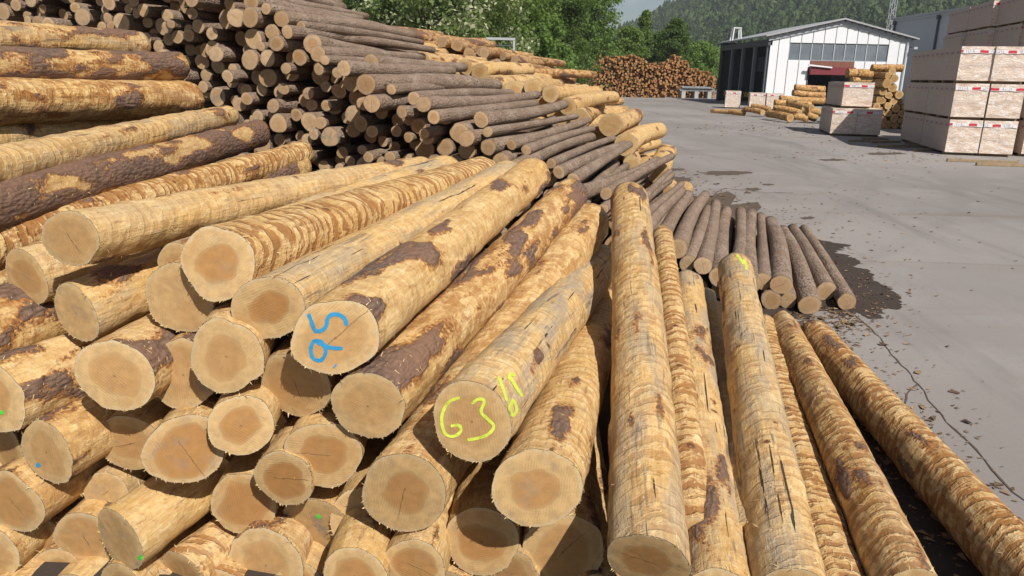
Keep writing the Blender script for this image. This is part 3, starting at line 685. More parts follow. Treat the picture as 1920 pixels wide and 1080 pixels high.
# ---- thick pale peeled logs right behind
LK = lambda: (random.uniform(.2, .8), random.uniform(.1, .5), random.choice([.1, .3, .5]), 0, random.choice([0, .1, .3]), random.uniform(.2, .8))
h_a = prof([(-9.5, 3.0), (-6.6, 2.78), (-5.1, 2.5), (-4.3, 2.25), (-3.5, 1.95), (-2.95, 1.65), (-2.2, .9)])
for (s, z, r) in pack(-9.0, -2.2, h_a, lambda rs: rs.choice([.15, .17, .18, .19, .2, .21]), 6, 1.03):
    P = sd(s, 12.6+random.gauss(0, .2)+max(0, -5-s)*.35, z); Q = P+dir_azel(13+random.gauss(0, 4), random.gauss(0, .6))*4.0
    o = put_log('peeled_log', random.choice(LITEP), P, Q, r, PEELED, FACE, LK(), .19); o['zone'] = 'pale'
h_b = prof([(-14, 4.3), (-11.4, 3.72), (-10.3, 3.1), (-9.0, 2.72), (-7.2, 2.5), (-6.2, 2.15), (-5.2, 1.6), (-4.5, 1.2), (-4.0, .4)])
for (s, z, r) in pack(-12.6, -4.2, h_b, lambda rs: rs.choice([.13, .15, .17, .18, .2]), 8, 1.03):
    P = sd(s, 17.3+random.gauss(0, .3), z); Q = P+dir_azel(15+random.gauss(0, 7), random.gauss(0, .8))*4.0
    o = put_log('peeled_log', random.choice(LITEP), P, Q, r, PEELED, FACE, LK(), .19); o['zone'] = 'mid'
RK = lambda: (random.uniform(.2, .6), random.uniform(1.0, 1.5), random.uniform(0, .2), random.uniform(.3, .9), random.choice([0, .2]), random.uniform(.5, 1))
h_c = prof([(-17, 4.5), (-15, 4.1), (-13.5, 3.9), (-11.6, 3.6), (-10.4, 3.35), (-9.4, 3.1), (-8.6, 2.5), (-7.4, 1.2)])
for (s, z, r) in pack(-16, -7.6, h_c, lambda rs: rs.choice([.13, .15, .17, .2]), 9, 1.04):
    if z < h_c(s)-1.3: continue
    P = sd(s, 23.3+random.gauss(0, .4), z); Q = P+dir_azel(20+random.gauss(0, 9), random.gauss(0, 1.0))*4.0
    o = put_log('peeled_log', random.choice(REDP), P, Q, r, PEELED, FACE_T, RK(), .14); o['zone'] = 'red'

# keep as single things those the camera can see; join the buried ones into one mass per pile
def rods(mats, segs=8):
    V, F = [], []; th = np.arange(segs)*2*math.pi/segs
    for M, r, L in mats:
        M = np.array(M); k = len(V)
        for z in (0, L):
            p = np.stack([np.cos(th)*r, np.sin(th)*r, np.full(segs, z), np.ones(segs)], 0); V += (M @ p)[:3].T.tolist()
        F += [(k+a, k+(a+1) % segs, k+segs+(a+1) % segs, k+segs+a) for a in range(segs)]+[tuple(range(k, k+segs)), tuple(range(k+segs, k+2*segs))]
    return V, F
def rad_of(me): return me.vertices[0].co.xy.length
mats = [(o.matrix_basis, rad_of(o.data), 4.2 if o.name.startswith('bark') else 4.0) for o in extra]
mats += [(o.matrix_basis, rad_of(me), max(q.co.z for q in me.vertices)) for o, M, me, mf in near_roots.values()]
_V, _F = rods(mats); bvh = BVHTree.FromPolygons(_V, _F); seen_b = Counter(); seen_f = Counter()
NXR, NYR = 960, 300
for iy in range(NYR):
    v = (iy+.5)*650/NYR
    for ix in range(NXR):
        loc, nrm, idx, dist = bvh.ray_cast(CAM, ray((ix+.5)*1920/NXR, v).normalized(), 60)
        if idx is not None:
            k = idx//10
            if k < len(extra): (seen_f if idx % 10 == 8 else seen_b)[extra[k]] += 1
buried = {}
for o in extra:
    n = seen_b[o]+seen_f[o]
    if n < 9 and 'lab' not in o:
        buried.setdefault(o.get('zone', 'dark'), []).append(o)
    else: o['seen'] = n
def merge(name, obs, segs, mat, face, kind='stuff'):
    """buried logs as plain tapered rods in one mesh"""
    V, F = [], []
    th = np.arange(segs)*2*math.pi/segs
    for o in obs:
        M = np.array(o.matrix_basis); rad = o.data.vertices[0].co.xy.length
        zl = 4.2 if o.name.startswith('bark') else 4.0
        k = len(V)
        for z in (0, zl):
            p = np.stack([np.cos(th)*rad, np.sin(th)*rad, np.full(segs, z), np.ones(segs)], 0)
            V += [tuple(q) for q in (M @ p)[:3].T]
        F += [(k+a, k+(a+1) % segs, k+segs+(a+1) % segs, k+segs+a) for a in range(segs)]
        F += [tuple(range(k+segs-1, k-1, -1)), tuple(range(k+segs, k+2*segs))]
    me = bpy.data.meshes.new(name); me.from_pydata(V, [], F); me.update(); me.materials.append(mat); me.materials.append(face)
    for p in me.polygons: p.material_index = 1 if len(p.vertices) > 4 else 0; p.use_smooth = len(p.vertices) == 4
    return link(name, me, kind=kind)
names = dict(dark='dark spruce logs buried inside the tall bark-covered pile', pale='pale logs buried inside the thick peeled pile', mid='peeled logs buried inside the middle pile', red='reddish logs buried inside the rear pile')
for zn, obs in buried.items():
    o = merge('buried_logs', obs, 9, BARK if zn == 'dark' else PEELED, FACE_T); tag(o, names[zn], 'log pile')
    o['band'], o['orange'], o['grey'], o['dark'], o['fgrey'], o['heart'] = .3, .4, .3, 0., 0., .4
    dead = set(obs)
    extra = [q for q in extra if q not in dead]
    for q in obs:
        bpy.data.objects.remove(q.children[0]); bpy.data.objects.remove(q)
GROUPS = dict(dark='bark logs of the tall dark pile', pale='pale thick logs behind the dark pile', mid='pale logs of the middle pile', red='reddish logs of the rear pile')
def pix(p):
    x, y, z = p.x, p.y, p.z-CAM_H; f = y*_cp-z*_sp; b = (y*_sp+z*_cp)/f; a = x/f
    a, b = a*_cr+b*_sr, -a*_sr+b*_cr
    return 960+a*FPX, 540-b*FPX
ONES = 'first second third fourth fifth sixth seventh eighth ninth tenth eleventh twelfth thirteenth fourteenth fifteenth sixteenth seventeenth eighteenth nineteenth'.split()
def nth(i):
    i += 1
    if i < 20: return ONES[i-1]
    t, r_ = divmod(i, 10); tens = {2: 'twent', 3: 'thirt', 4: 'fort', 5: 'fift', 6: 'sixt', 7: 'sevent'}[min(t, 7)]
    return tens+'ieth' if r_ == 0 else tens+'y-'+ONES[r_-1]
buckets = {}
for o in extra:
    u, v = pix(o.matrix_basis.translation); zn = o.get('zone'); r = o.matrix_basis.to_scale().x
    if 'lab' in o: tag(o, o['lab'], 'log', 'dark logs lying by the asphalt'); continue
    show = 'cut end' if seen_f[o] > seen_b[o] else 'long side'
    if zn == 'dark':
        size = 'slim' if r < .70 else ('stout' if r > .84 else 'middling')
        where = 'at upper left of the dark pile' if u < 330 else 'in the middle of the dark pile' if u < 640 else "on the dark pile's right slope" if u < 1000 else "at the dark pile's foot"
        key = (f'{size} bark log', show, where)
    else:
        key = (dict(pale='thick pale log', mid='pale log', red='reddish log')[zn], show, dict(pale='right behind the dark pile', mid='in the pale pile behind', red='in the rear reddish pile')[zn])
    buckets.setdefault(key, []).append((u, v, o))
for (kind_, show, where), L_ in buckets.items():
    side_ = show == 'long side'
    L_.sort(key=lambda q: q[1] if side_ else q[0])
    for i, (u, v, o) in enumerate(L_):
        tag(o, f"{kind_}, {show} visible, {nth(i)} from {'top' if side_ else 'left'} {where}", 'log', f'{kind_}s showing their {show} {where}')
for o in extra:
    for k in ('zone', 'lab', 'seen'):
        if k in o: del o[k]
print('LOGS', len(NEAR), Counter(o.name.split('.')[0] for o in extra), {k: len(v) for k, v in buried.items()})

# ------------------------------------------------------------------ far log piles across the yard (ends only a few pixels wide)
def far_pile(name, label, x0, x1, y, h, r, seed, look):
    rs = np.random.default_rng(seed); V, F, rad = [], [], []; n = 7; th = np.arange(n)*2*math.pi/n
    z = r; row = 0
    while z < 7:
        x = x0+(row % 2)*r
        while x < x1:
            if z+r < h(x)+rs.normal(0, .18):
                rr = r*rs.uniform(.72, 1.12); yy = y+rs.normal(0, .35); L = rs.uniform(3.6, 4.4); az = rs.normal(.05, .05)
                cx, cz = x+rs.normal(0, .06), z+rs.normal(0, .05); k = len(V)
                for t, q in ((0, rr), (L, rr*.88)):
                    for a in th: V.append((cx+math.cos(a)*q+math.sin(az)*t, yy+t*math.cos(az), max(.01, cz+math.sin(a)*q)))
                F += [(k+a, k+n+a, k+n+(a+1) % n, k+(a+1) % n) for a in range(n)]+[tuple(range(k, k+n))]
            x += 2*r
        z += r*1.74; row += 1
    me = bpy.data.meshes.new(name); me.from_pydata(V, [], F); me.update(); me.materials.append(PEELED); me.materials.append(FARFACE)
    for p in me.polygons: p.material_index = 1 if len(p.vertices) > 4 else 0
    o = link(name, me, kind='stuff'); tag(o, label, 'log pile')
    o['band'], o['orange'], o['grey'], o['dark'] = .3, 1.2, 0., .15
nf = NT('far_cut_ends', .85, .2); nf.col(nf.mix(nf.isl(), (.24, .11, .045), (.42, .235, .105))); FARFACE = nf.m
far_pile('far_log_pile', 'large orange-brown stack of logs across the yard before the trees', 6.4, 19.5, 100, prof([(6.2, 2.4), (8.6, 3.4), (9.6, 3.6), (10.6, 4.8), (13, 5.3), (15.3, 5.2), (16.3, 4.6), (18, 4.3), (19.4, 4.2)]), .145, 1, 0)
far_pile('far_log_pile', 'second orange log stack at right, ending beside the white hall', 19.3, 27, 105, prof([(19.3, 4.2), (20.4, 4.9), (21.5, 5.6), (22.6, 4.7), (24, 3.9), (26, 3.2), (27, 3.0)]), .145, 2, 0)

# ------------------------------------------------------------------ wrapped timber packs
def mk_wrap(name, end):
    n = NT(name, .38 if end else .6, .5)
    v = n.vary(); low = n.noise(v, 1.6, 4, .6); st = n.noise(n.vmul(v, (1.4, 1.4, 7)), 2.4, 5, .65, .6); cre = n.noise(n.vmul(v, (1, 1, 2.2)), 5.5, 5, .7, 1.4)
    if end:
        c = n.mix(n.sm(st, .35, .65), (.56, .405, .30), (.72, .59, .49))
        c = n.mix(n.m_('MULTIPLY', n.sm(cre, .48, .64), .8), c, (.82, .80, .78))  # white glints of the film along its creases, put into the colour
        c = n.mix(n.m_('MULTIPLY', n.sm(low, .6, .72), .4), c, (.40, .27, .16))
    else:
        c = n.mix(n.sm(st, .3, .7), (.42, .325, .27), (.49, .395, .34))
        c = n.mix(n.m_('MULTIPLY', n.sm(low, .5, .7), .35), c, (.47, .41, .37))
    n.col(c); n.bump(n.m_('ADD', cre, n.m_('MULTIPLY', st, .4)), .7 if end else .25, .03)
    return n.m
WRAP_S = mk_wrap('pack_wrap_side', False); WRAP_E = mk_wrap('pack_wrap_end', True)
WRAP_T = plain('pack_wrap_top', (.66, .57, .44), .6, 0, .12, 2)
BEARER = plain('bearer_wood', (.30, .215, .135), .85, 0, .3, 6)
def mk_tape():
    n = NT('printed_tape', .45, .4)
    o = n.obj(); x, y, z = n.sep(o); s = n.m_('ADD', x, y)
    c = (.78, .75, .73)
    fr = n.m_('FRACT', n.m_('ADD', n.m_('MULTIPLY', s, 1.25), n.rnd()))
    zz = n.m_('FRACT', n.m_('MULTIPLY', z, 1.0))
    red = n.m_('MULTIPLY', n.sm(fr, .08, .10), n.sm(fr, .42, .44, 1.0, 0.0)); red = n.m_('MULTIPLY', red, n.attr('across'))
    ink = n.m_('MULTIPLY', n.sm(fr, .52, .53), n.sm(fr, .92, .93, 1.0, 0.0))
    let = n.m_('GREATER_THAN', n.noise(n.vmul(o, (1, 1, .3)), 34, 1), .52)
    c1 = n.mix(red, c, (.56, .035, .055))
    c1 = n.mix(n.m_('MULTIPLY', n.m_('MULTIPLY', n.m_('MULTIPLY', ink, let), n.attr('across')), .65), c1, (.25, .22, .36))
    n.col(c1); return n.m
TAPE = mk_tape()
def pack_meshes(wx, wy, wz, seed):
    """one wrapped pack, local origin at its base centre; x across the end, y along; returns part meshes"""
    rs = random.Random(seed); ms = {}
    def grid(name, f, nu, nv, amp):
        V = []
        for i in range(nu+1):
            for j in range(nv+1):
                p, nrm = f(i/nu, j/nv); e = 0 if i in (0, nu) or j in (0, nv) else amp*(fbm(np.array([p[0]*3+seed, p[1]*3, p[2]*6]), 2)-.5)*2
                V.append(tuple(Vector(p)+Vector(nrm)*float(e)))
        F = [(i*(nv+1)+j, (i+1)*(nv+1)+j, (i+1)*(nv+1)+j+1, i*(nv+1)+j+1) for i in range(nu) for j in range(nv)]
        me = bpy.data.meshes.new(name); me.from_pydata(V, [], F); me.update(); me.polygons.foreach_set('use_smooth', [True]*len(F)); ms[name] = me
    b = .10; x, y = wx/2, wy/2
    grid('end_wrap', lambda s, t: ((-x+wx*s, -y, b+(wz-b)*t), (0, -1, 0)), 14, 14, .03)
    grid('side_wrap', lambda s, t: ((-x, y-wy*s, b+(wz-b)*t), (-1, 0, 0)), 16, 6, .006)
    grid('far_side_wrap', lambda s, t: ((x, -y+wy*s, b+(wz-b)*t), (1, 0, 0)), 6, 3, .006)
    grid('rear_wrap', lambda s, t: ((x-wx*s, y, b+(wz-b)*t), (0, 1, 0)), 6, 4, .01)
    grid('top_wrap', lambda s, t: ((-x+wx*s, -y+wy*t, wz), (0, 0, 1)), 8, 12, .012)
    grid('base_board', lambda s, t: ((-x+wx*t, -y+wy*s, b), (0, 0, -1)), 1, 1, 0)
    def ribbon(name, pts, nrm, zc, hgt):
        V, A = [], []; n = len(pts)
        for p in pts:
            zo = rs.gauss(0, .008)
            for k, a in ((-.5, 0), (-.3, 1), (.3, 1), (.5, 0)): V.append((p[0]+nrm[0]*.022, p[1]+nrm[1]*.022, zc+zo+k*hgt)); A.append(a)
        F = [(i*4+k, i*4+4+k, i*4+5+k, i*4+1+k) for i in range(n-1) for k in range(3)]
        me = bpy.data.meshes.new(name); me.from_pydata(V, [], F); me.update(); fattr(me, 'across', A); ms[name] = me
    ribbon('printed_tape', [(-x+wx*i/8, -y) for i in range(9)], (0, -1), wz-.17, .12)
    ribbon('side_tape', [(-x, y-wy*i/14) for i in range(15)], (-1, 0), wz-.20, .07)
    return ms
def put_pack(P, ang, size, seed, label, group, cache={}):
    key = (size, seed % 4)
    if key not in cache: cache[key] = pack_meshes(*size, seed % 4+3)
    root = bpy.data.objects.new('timber_pack', None); COL.objects.link(root); root.location = P; root.rotation_euler = (0, 0, ang)
    tag(root, label, 'timber pack', group)
    MATS = dict(end_wrap=WRAP_E, rear_wrap=WRAP_E, side_wrap=WRAP_S, far_side_wrap=WRAP_S, top_wrap=WRAP_T, base_board=BEARER, printed_tape=TAPE, side_tape=TAPE2)
    for k, me in cache[key].items(): link(k, me, MATS[k], root)
    bk = 'bearer%s' % str(size)
    if bk not in bear:
        mb = MB().box((0, 0, .05), (size[0]*.98, .1, .096)); me = bpy.data.meshes.new('bearer'); me.from_pydata(mb.V, [], mb.F); me.materials.append(BEARER); bear[bk] = me
    for q in (-.42, 0, .42):
        o = link('bearer', bear[bk], None, root); o.location = (0, q*size[1], 0)
    return root
bear = {}
nt = NT('side_tape_print', .5, .3); o_ = nt.obj(); _x, _y, _z = nt.sep(o_)
_f = nt.m_('FRACT', nt.m_('MULTIPLY', _y, 1.6)); nt.col(nt.mix(nt.sm(_f, .5, .55), (.44, .37, .34), (.30, .17, .20))); TAPE2 = nt.m
PA = R(-13.5)      # packs look 13.5 degrees to the right of the view
def pk(x, y): return Vector((x, y))
def stack(corner, cols, rows, layers, size, seed, lab, group, skip=()):
    """corner = front left foot; cols across, rows back, layers up"""
    ax = Vector((math.cos(PA), math.sin(PA), 0)); ay = Vector((-math.sin(PA), math.cos(PA), 0))
    wx, wy, wz = size
    for l in range(layers):
        for c in range(cols):
            for r_ in range(rows):
                if (c, r_, l) in skip: continue
                j = Vector((random.gauss(0, .03), random.gauss(0, .05), 0))
                P = corner+ax*(wx*(c+.5)+c*.03)+ay*(wy*(r_+.5)+r_*.12)+Vector((0, 0, l*(wz+.003)))+j
                put_pack(P, PA+random.gauss(0, .006), size, seed+l*7+c*3+r_, lab(c, r_, l), group)
LV = ['bottom', 'middle', 'top', 'fourth', 'fifth']
c0 = atz(1770, 290); c0.z = 0
stack(c0, 2, 2, 3, (1.08, 3.3, 1.26), 1, lambda c, r, l: f'film-wrapped timber pack, {LV[l]} layer of the big stack, {"left" if c == 0 else "right"} column, {"front" if r == 0 else "rear"}', 'packs of the big three-high stack')
c1 = atz(1897, 293); c1.z = 0
stack(c1+Vector((.25, 0, 0)), 1, 2, 3, (1.08, 3.3, 1.26), 20, lambda c, r, l: f'film-wrapped timber pack cut by right edge, {LV[l]} layer, {"front" if r == 0 else "rear"}', 'packs of the stack at the right edge')
c2 = atz(1555, 254); c2.z = 0
stack(c2, 2, 1, 1, (1.1, 3.6, 1.27), 40, lambda c, r, l: f'timber pack on the ground in mid yard, {"left" if c == 0 else "right"} of the pair', 'packs of the mid-yard stack')
_a = Vector((math.cos(PA), math.sin(PA), 0))
put_pack(c2+_a*1.02+Vector((-math.sin(PA), math.cos(PA), 0))*2.3+Vector((0, 0, 1.28)), PA+.05, (1.35, 3.6, 1.2), 43, 'single timber pack on top of the mid-yard pair', 'packs of the mid-yard stack')
c3 = atz(1360, 203); c3.z = 0
stack(c3, 1, 1, 1, (1.3, 2.0, 1.5), 50, lambda c, r, l: 'small pale pack standing leftmost before the dark bays of the hall', 'small packs before the hall')
c4 = atz(1404, 205); c4.z = 0
stack(c4, 2, 1, 1, (1.3, 2.0, 1.4), 54, lambda c, r, l: f'small pale pack near the white hall corner, {"left" if c == 0 else "right"} of two', 'small packs before the hall')
# tall stacks further right behind, in shade
def tall(u, y, cols, rows, layers, seed, nm):
    p = aty(u, 150, y); p.z = 0
    stack(p, cols, rows, layers, (1.2, 3.6, 1.32), seed, lambda c, r, l: f'shaded timber pack in the {nm}, {LV[l]} layer, {["first", "second", "third"][r]} back', 'packs of the '+nm)
tall(1836, 40.5, 1, 2, 5, 60, 'tall stack behind the big one')
tall(1960, 33.5, 1, 2, 5, 80, 'tall stack at the right edge')

# ------------------------------------------------------------------ orange logs lying about in the yard
YK = lambda: (random.uniform(.2, .6), random.uniform(.8, 1.3), 0, random.choice([0, .2]), 0, random.uniform(.4, .9))
YL = [(1440, 213, 1482, 221, 50, 47, .24, 'log lying nearest the camera in the scattered yard heap'), (1478, 192, 1522, 204, 52, 50, .26, 'thick log sloping down the front of the scattered yard heap'),
      (1452, 203, 1500, 213, 50.5, 49, .24, 'log between the lowest and the sloping one in the yard heap'), (1333, 207.5, 1372, 210, 58, 57, .15, 'thin log lying flat leftmost before the hall bays'),
      (1368, 209, 1396, 212.5, 56, 55, .2, 'log lying flat on the asphalt, second from left before the hall'), (1396, 205, 1430, 211, 55, 53.5, .2, 'log lying right of the flat ones before the small packs'),
      (1410, 199, 1444, 205, 54.5, 53.5, .2, 'log resting on the low ones before the small packs'), (1490, 164, 1546, 168, 57, 57, .24, 'log lying on top of the crosswise rack under the red door'),
      (1486, 174, 1546, 179, 56.5, 56.5, .24, 'second log down in the crosswise rack under the red door'), (1462, 184, 1546, 189, 56, 56, .24, 'third log down in the crosswise rack under the red door'),
      (1452, 192, 1520, 197, 54.5, 54.5, .22, 'fourth log down in the crosswise rack'), (1502, 206, 1540, 212, 50.5, 50, .25, 'log at the right foot of the yard heap beside the pack pair'),
      (1488, 219, 1514, 224, 47.5, 47, .22, 'short-looking log at the very front of the yard heap'), (1512, 214, 1530, 222, 48, 48, .24, 'log end tucked against the mid-yard pack'),
      (1588, 137, 1634, 140, 45, 45, .28, 'reddish log lying across the top of the tall orange stack, lower one'), (1596, 150, 1634, 152, 44.6, 44.6, .22, 'log lying crosswise left of the tall orange stack'),
      (1634, 127, 1692, 128, 44, 44, .2, 'greyish log lying across the very top of the tall orange stack')]
for (u1, v1, u2, v2, y1, y2, r, lab) in YL:
    P, Q = aty(u2, v2, y2), aty(u1, v1, y1)
    P.z = max(P.z, r); Q.z = max(Q.z, r)
    o = put_log('yard_log', random.choice(LITEP), P, Q, r, PEELED, FACE, YK(), .19); tag(o, lab, 'log', 'orange logs lying in the yard')
x0, x1 = aty(1630, 200, 43).x, aty(1692, 200, 43).x+.5
stk = []
k = 0
for (s, z, r) in pack(x0, x1, lambda s: 3.95, lambda rs: rs.choice([.17, .19, .2, .22, .24]), 31, 1.02):
    P = Vector((s, 43+random.gauss(0, .12), z)); Q = P+dir_azel(8+random.gauss(0, 1.5), 0)*4
    o = put_log('yard_log', random.choice(LITEP), P, Q, r, PEELED, FACE, YK(), .19)
    stk.append((z, s, o)); lv = 'low in' if z < .9 else 'halfway up' if z < 2.2 else 'high in'
stk.sort(key=lambda q: -q[0])
for i, (z, s, o) in enumerate(stk): tag(o, f'orange log end in the tall stack between the timber packs, {nth(i)} highest', 'log', 'log ends of the tall orange stack')

# ------------------------------------------------------------------ white hall
WHITE = plain('white_panel', (.74, .75, .77), .55, 0, .05, 1.2); GREYT = plain('grey_trim', (.42, .44, .47), .6, 0, .08, 2)
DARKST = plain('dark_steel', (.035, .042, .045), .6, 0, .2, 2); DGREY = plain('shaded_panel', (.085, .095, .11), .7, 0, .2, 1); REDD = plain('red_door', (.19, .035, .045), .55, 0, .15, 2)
RUST = plain('rusty_sheet', (.20, .085, .06), .7, 0, .3, 3); ROOFM = plain('roof_sheet', (.36, .36, .37), .6, 0, .12, 1); CONC = plain('concrete', (.42, .41, .39), .9, 0, .12, 1)
ng = NT('window_glass', .12, .6); ng.col(ng.mix(ng.noise(ng.pos(), 1.1, 3), (.10, .12, .14), (.24, .27, .30))); GLASS = ng.m
nh = NT('hazard_stripes', .6, .3); _p = nh.sep(nh.pos()); nh.col(nh.mix(nh.m_('GREATER_THAN', nh.m_('FRACT', nh.m_('MULTIPLY', nh.m_('ADD', _p[1], _p[2]), 1.1)), .5), (.02, .02, .02), (.55, .42, .02))); HAZ = nh.m
YH = 75.0
HX = lambda u: aty(u, 150, YH).x
HZ = lambda u, v: aty(u, v, YH).z
xl, xr, xm = HX(1434), HX(1697), HX(1566)
ze, zr = HZ(1434, 66), HZ(1566, 36)
zer = ze
roofz = lambda x: zr-(zr-ze)*abs(x-xm)/(xm-xl)
hall = bpy.data.objects.new('white_hall', None); COL.objects.link(hall); hall.location = (0, 0, 0)
tag(hall, 'white gabled industrial hall with window band and red door, open dark bays at left', 'hall')
def prism(name, pts, y0, y1, mat, parent, bevel=0):
    n = len(pts); V = [(p[0], y0, p[1]) for p in pts]+[(p[0], y1, p[1]) for p in pts]
    F = [tuple(range(n)), tuple(range(2*n-1, n-1, -1))]+[(i, n+i, n+(i+1) % n, (i+1) % n) for i in range(n)]
    return MB().add(V, F).build(name, mat, parent, bevel=bevel)
pu = [1437, 1453, 1473, 1494, 1515, 1536, 1557, 1577, 1597, 1617, 1637, 1657, 1677, 1695]
wz0, wz1 = HZ(1565, 113.5), HZ(1565, 82.5)
dz = HZ(1555, 126)
for a, b in zip(pu[:-1], pu[1:]):
    xa, xb = HX(a)+.035, HX(b)-.035
    top = lambda x: roofz(x)-.42
    win = a >= 1473 and b <= 1658; door = a >= 1515 and b <= 1598
    mids = [xm] if xa < xm < xb else []
    upper = [(xa, wz1+.05 if win else .05), (xb, wz1+.05 if win else .05), (xb, top(xb))]+[(m, top(m)) for m in mids]+[(xa, top(xa))]
    prism('wall_panel', upper, YH, YH+.14, WHITE, hall, .01)
    if win:
        f = prism('window_pane', [(xa, wz0), (xb, wz0), (xb, wz1), (xa, wz1)], YH+.10, YH+.13, GLASS, hall)
        prism('mullion', [(xa-.07, wz0), (xa+.01, wz0), (xa+.01, wz1), (xa-.07, wz1)], YH+.03, YH+.1, GREYT, f)
        if not door: prism('wall_panel', [(xa, .05), (xb, .05), (xb, wz0-.05), (xa, wz0-.05)], YH+.002, YH+.14, WHITE, hall, .01)
MB().box(((xl+xr)/2, YH+.19, wz0-.03), (HX(1657)-HX(1473), .3, .05)).build('window_sill', GREYT, hall)
# door with red head box
da, db = HX(1514), HX(1598)
prism('door_head', [(da, dz-.72), (db, dz-.72), (db, dz), (da, dz)], YH-.5, YH+.2, REDD, hall, .02)
prism('head_strip', [(da, dz+.03), (db, dz+.03), (db, wz0-.08), (da, wz0-.08)], YH+.02, YH+.14, RUST, hall)
prism('canopy_sheet', [(da-.3, dz+.08), (HX(1552), dz-.1), (HX(1552), dz+.02), (da-.3, dz+.22)], YH-.7, YH-.52, WHITE, hall)
for x in (da-.06, db+.06): MB().box((x, YH+.3, dz/2), (.12, .6, dz)).build('door_post', DARKST, hall)
# shell: the rear, right wall, floor slab
MB().box((xr-.1, YH+8.8, ze/2-.2), (.2, 17, ze-.4)).build('side_wall', WHITE, hall)
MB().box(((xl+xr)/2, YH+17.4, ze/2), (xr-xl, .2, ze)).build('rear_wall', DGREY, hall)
MB().box(((xl+xr)/2, YH+8.8, .02), (xr-xl-.5, 16.6, .04)).build('floor_slab', CONC, hall)
rear = YH+17
for sg in (-1, 1):
    ex = xm+sg*(xm-xl+.45); ez = roofz(xl)-(zr-ze)*.45/(xm-xl)
    V = [(xm, YH-.5, zr+.1), (ex, YH-.5, ez+.1), (ex, rear+.5, ez+.1), (xm, rear+.5, zr+.1)]
    V += [(x, y, z-.14) for x, y, z in V]
    MB().add(V, [(0, 1, 2, 3), (7, 6, 5, 4), (0, 4, 5, 1), (1, 5, 6, 2), (2, 6, 7, 3), (3, 7, 4, 0)]).build('roof_sheet', ROOFM, hall)
    prism('gable_fascia', [(xm, zr-.5), (ex-sg*.4, roofz(xl)-.5), (ex-sg*.4, roofz(xl)-.1), (xm, zr-.1)], YH-.14, YH-.01, GREYT, hall)
    for i in range(11):
        t = (i+.4)/11; x = xm+(ex-xm)*t; z = zr+(ez-zr)*t
        MB().box((x, YH-.25, z-.09), (.32, .4, .10)).build('purlin_end', DARKST, hall)
MB().bar((xr-.35, YH-.1, ze-.4), (xr-.35, YH-.1, 0), .09).build('downpipe', GREYT, hall)
lamp = MB().box((xr+.25, YH-.35, ze-.9), (.3, .5, .22)).build('wall_lamp', GREYT, hall); MB().bar((xr-.1, YH-.05, ze-.8), (xr+.25, YH-.3, ze-.82), .04).build('lamp_arm', DARKST, lamp)
# open bays down the left side
nb = 4; BAYP = plain('bay_pillar_paint', (.16, .18, .20), .6, 0, .1, 2)
for i in range(nb+1):
    y = YH+.4+i*(rear-YH-.6)/nb
    MB().box((xl+.16, y, (ze-.9)/2), (.32, .34, ze-.9)).build('bay_pillar', BAYP if i < nb else DARKST, hall, bevel=.02)
    if i < nb:
        b = MB().box((xl+.5, y+2.1, .95), (.08, 3.2, .5)).build('hazard_barrier', HAZ, hall)
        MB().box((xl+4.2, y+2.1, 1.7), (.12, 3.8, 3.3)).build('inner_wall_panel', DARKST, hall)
        MB().box((xl+4.2, y+2.1, 4.2), (.06, 3.2, 1.6)).build('inner_window', GLASS, hall)
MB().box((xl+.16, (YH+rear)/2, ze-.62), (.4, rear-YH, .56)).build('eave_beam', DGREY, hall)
g = MB()
rv = bpy.data.objects.new('roof_frame', None)
vx, vy = aty(1364, 75, 88).x, 88; vz = roofz(xl)+.1
for dx in (-.5, .5):
    for dy in (-.5, .5): g.bar((vx+.9+dx, vy+dy, vz-.2), (vx+.9+dx*.7, vy+dy*.7, vz+1.3), .07)
g.box((vx+.9, vy, vz+1.3), (.9, .9, .08)); g.build('roof_vent_frame', WHITE, hall)

# ------------------------------------------------------------------ grey warehouse and mast behind
WG = plain('grey_sheet_wall', (.42, .435, .455), .6, 0, .06, .4); WG2 = plain('grey_sheet_wall_dark', (.38, .395, .415), .6, 0, .06, .4)
wh = bpy.data.objects.new('grey_warehouse', None); COL.objects.link(wh); tag(wh, 'long grey metal-clad warehouse behind the timber packs at right', 'warehouse')
xw, zt = 42.0, 9.2
ys = [24, 33, 42, 51, 60, 69.5, 79, 88]
for i, (a, b) in enumerate(zip(ys[:-1], ys[1:])):
    MB().box((xw+.1, (a+b)/2, zt/2), (.2, b-a-.06, zt)).build('wall_panel', WG if i % 2 else WG2, wh)
    MB().box((xw+.06, (a+b)/2, zt*.62), (.18, b-a-.05, .10)).build('wall_joint', WG2, wh)
    q = MB().bar((xw-.12, b, 0), (xw-.12, b, zt-.3), .11).build('downpipe', DGREY, wh); MB().box((xw-.12, b, zt-.35), (.34, .4, .4)).build('rain_hopper', DGREY, q)
MB().box((xw+12, 88.2, zt/2), (24, .2, zt)).build('rear_wall', WG2, wh); MB().box((xw+12, 23.8, zt/2), (24, .2, zt)).build('front_wall', WG, wh)
MB().box((xw+11.9, 56, zt+.1), (24.6, 65.2, .2)).build('roof', ROOFM, wh); MB().box((xw-.08, 56, zt-.06), (.12, 65, .3)).build('eave_trim', GREYT, wh)
mast = bpy.data.objects.new('lattice_mast', None); COL.objects.link(mast); mp_ = aty(1654, 150, 97); tag(mast, 'thin steel lattice mast rising behind the hall roof', 'mast')
mast.location = (mp_.x, 97, 0); mw = .28; GALV = plain('galvanised_steel', (.50, .51, .52), .45, .4, .1, 3)
for a, b in ((-1, -1), (1, -1), (1, 1), (-1, 1)): MB().bar((a*mw, b*mw, 0), (a*mw, b*mw, 24), .045, 5).build('mast_leg', GALV, mast)
g = MB(); zz = 0.0; sgn = 1
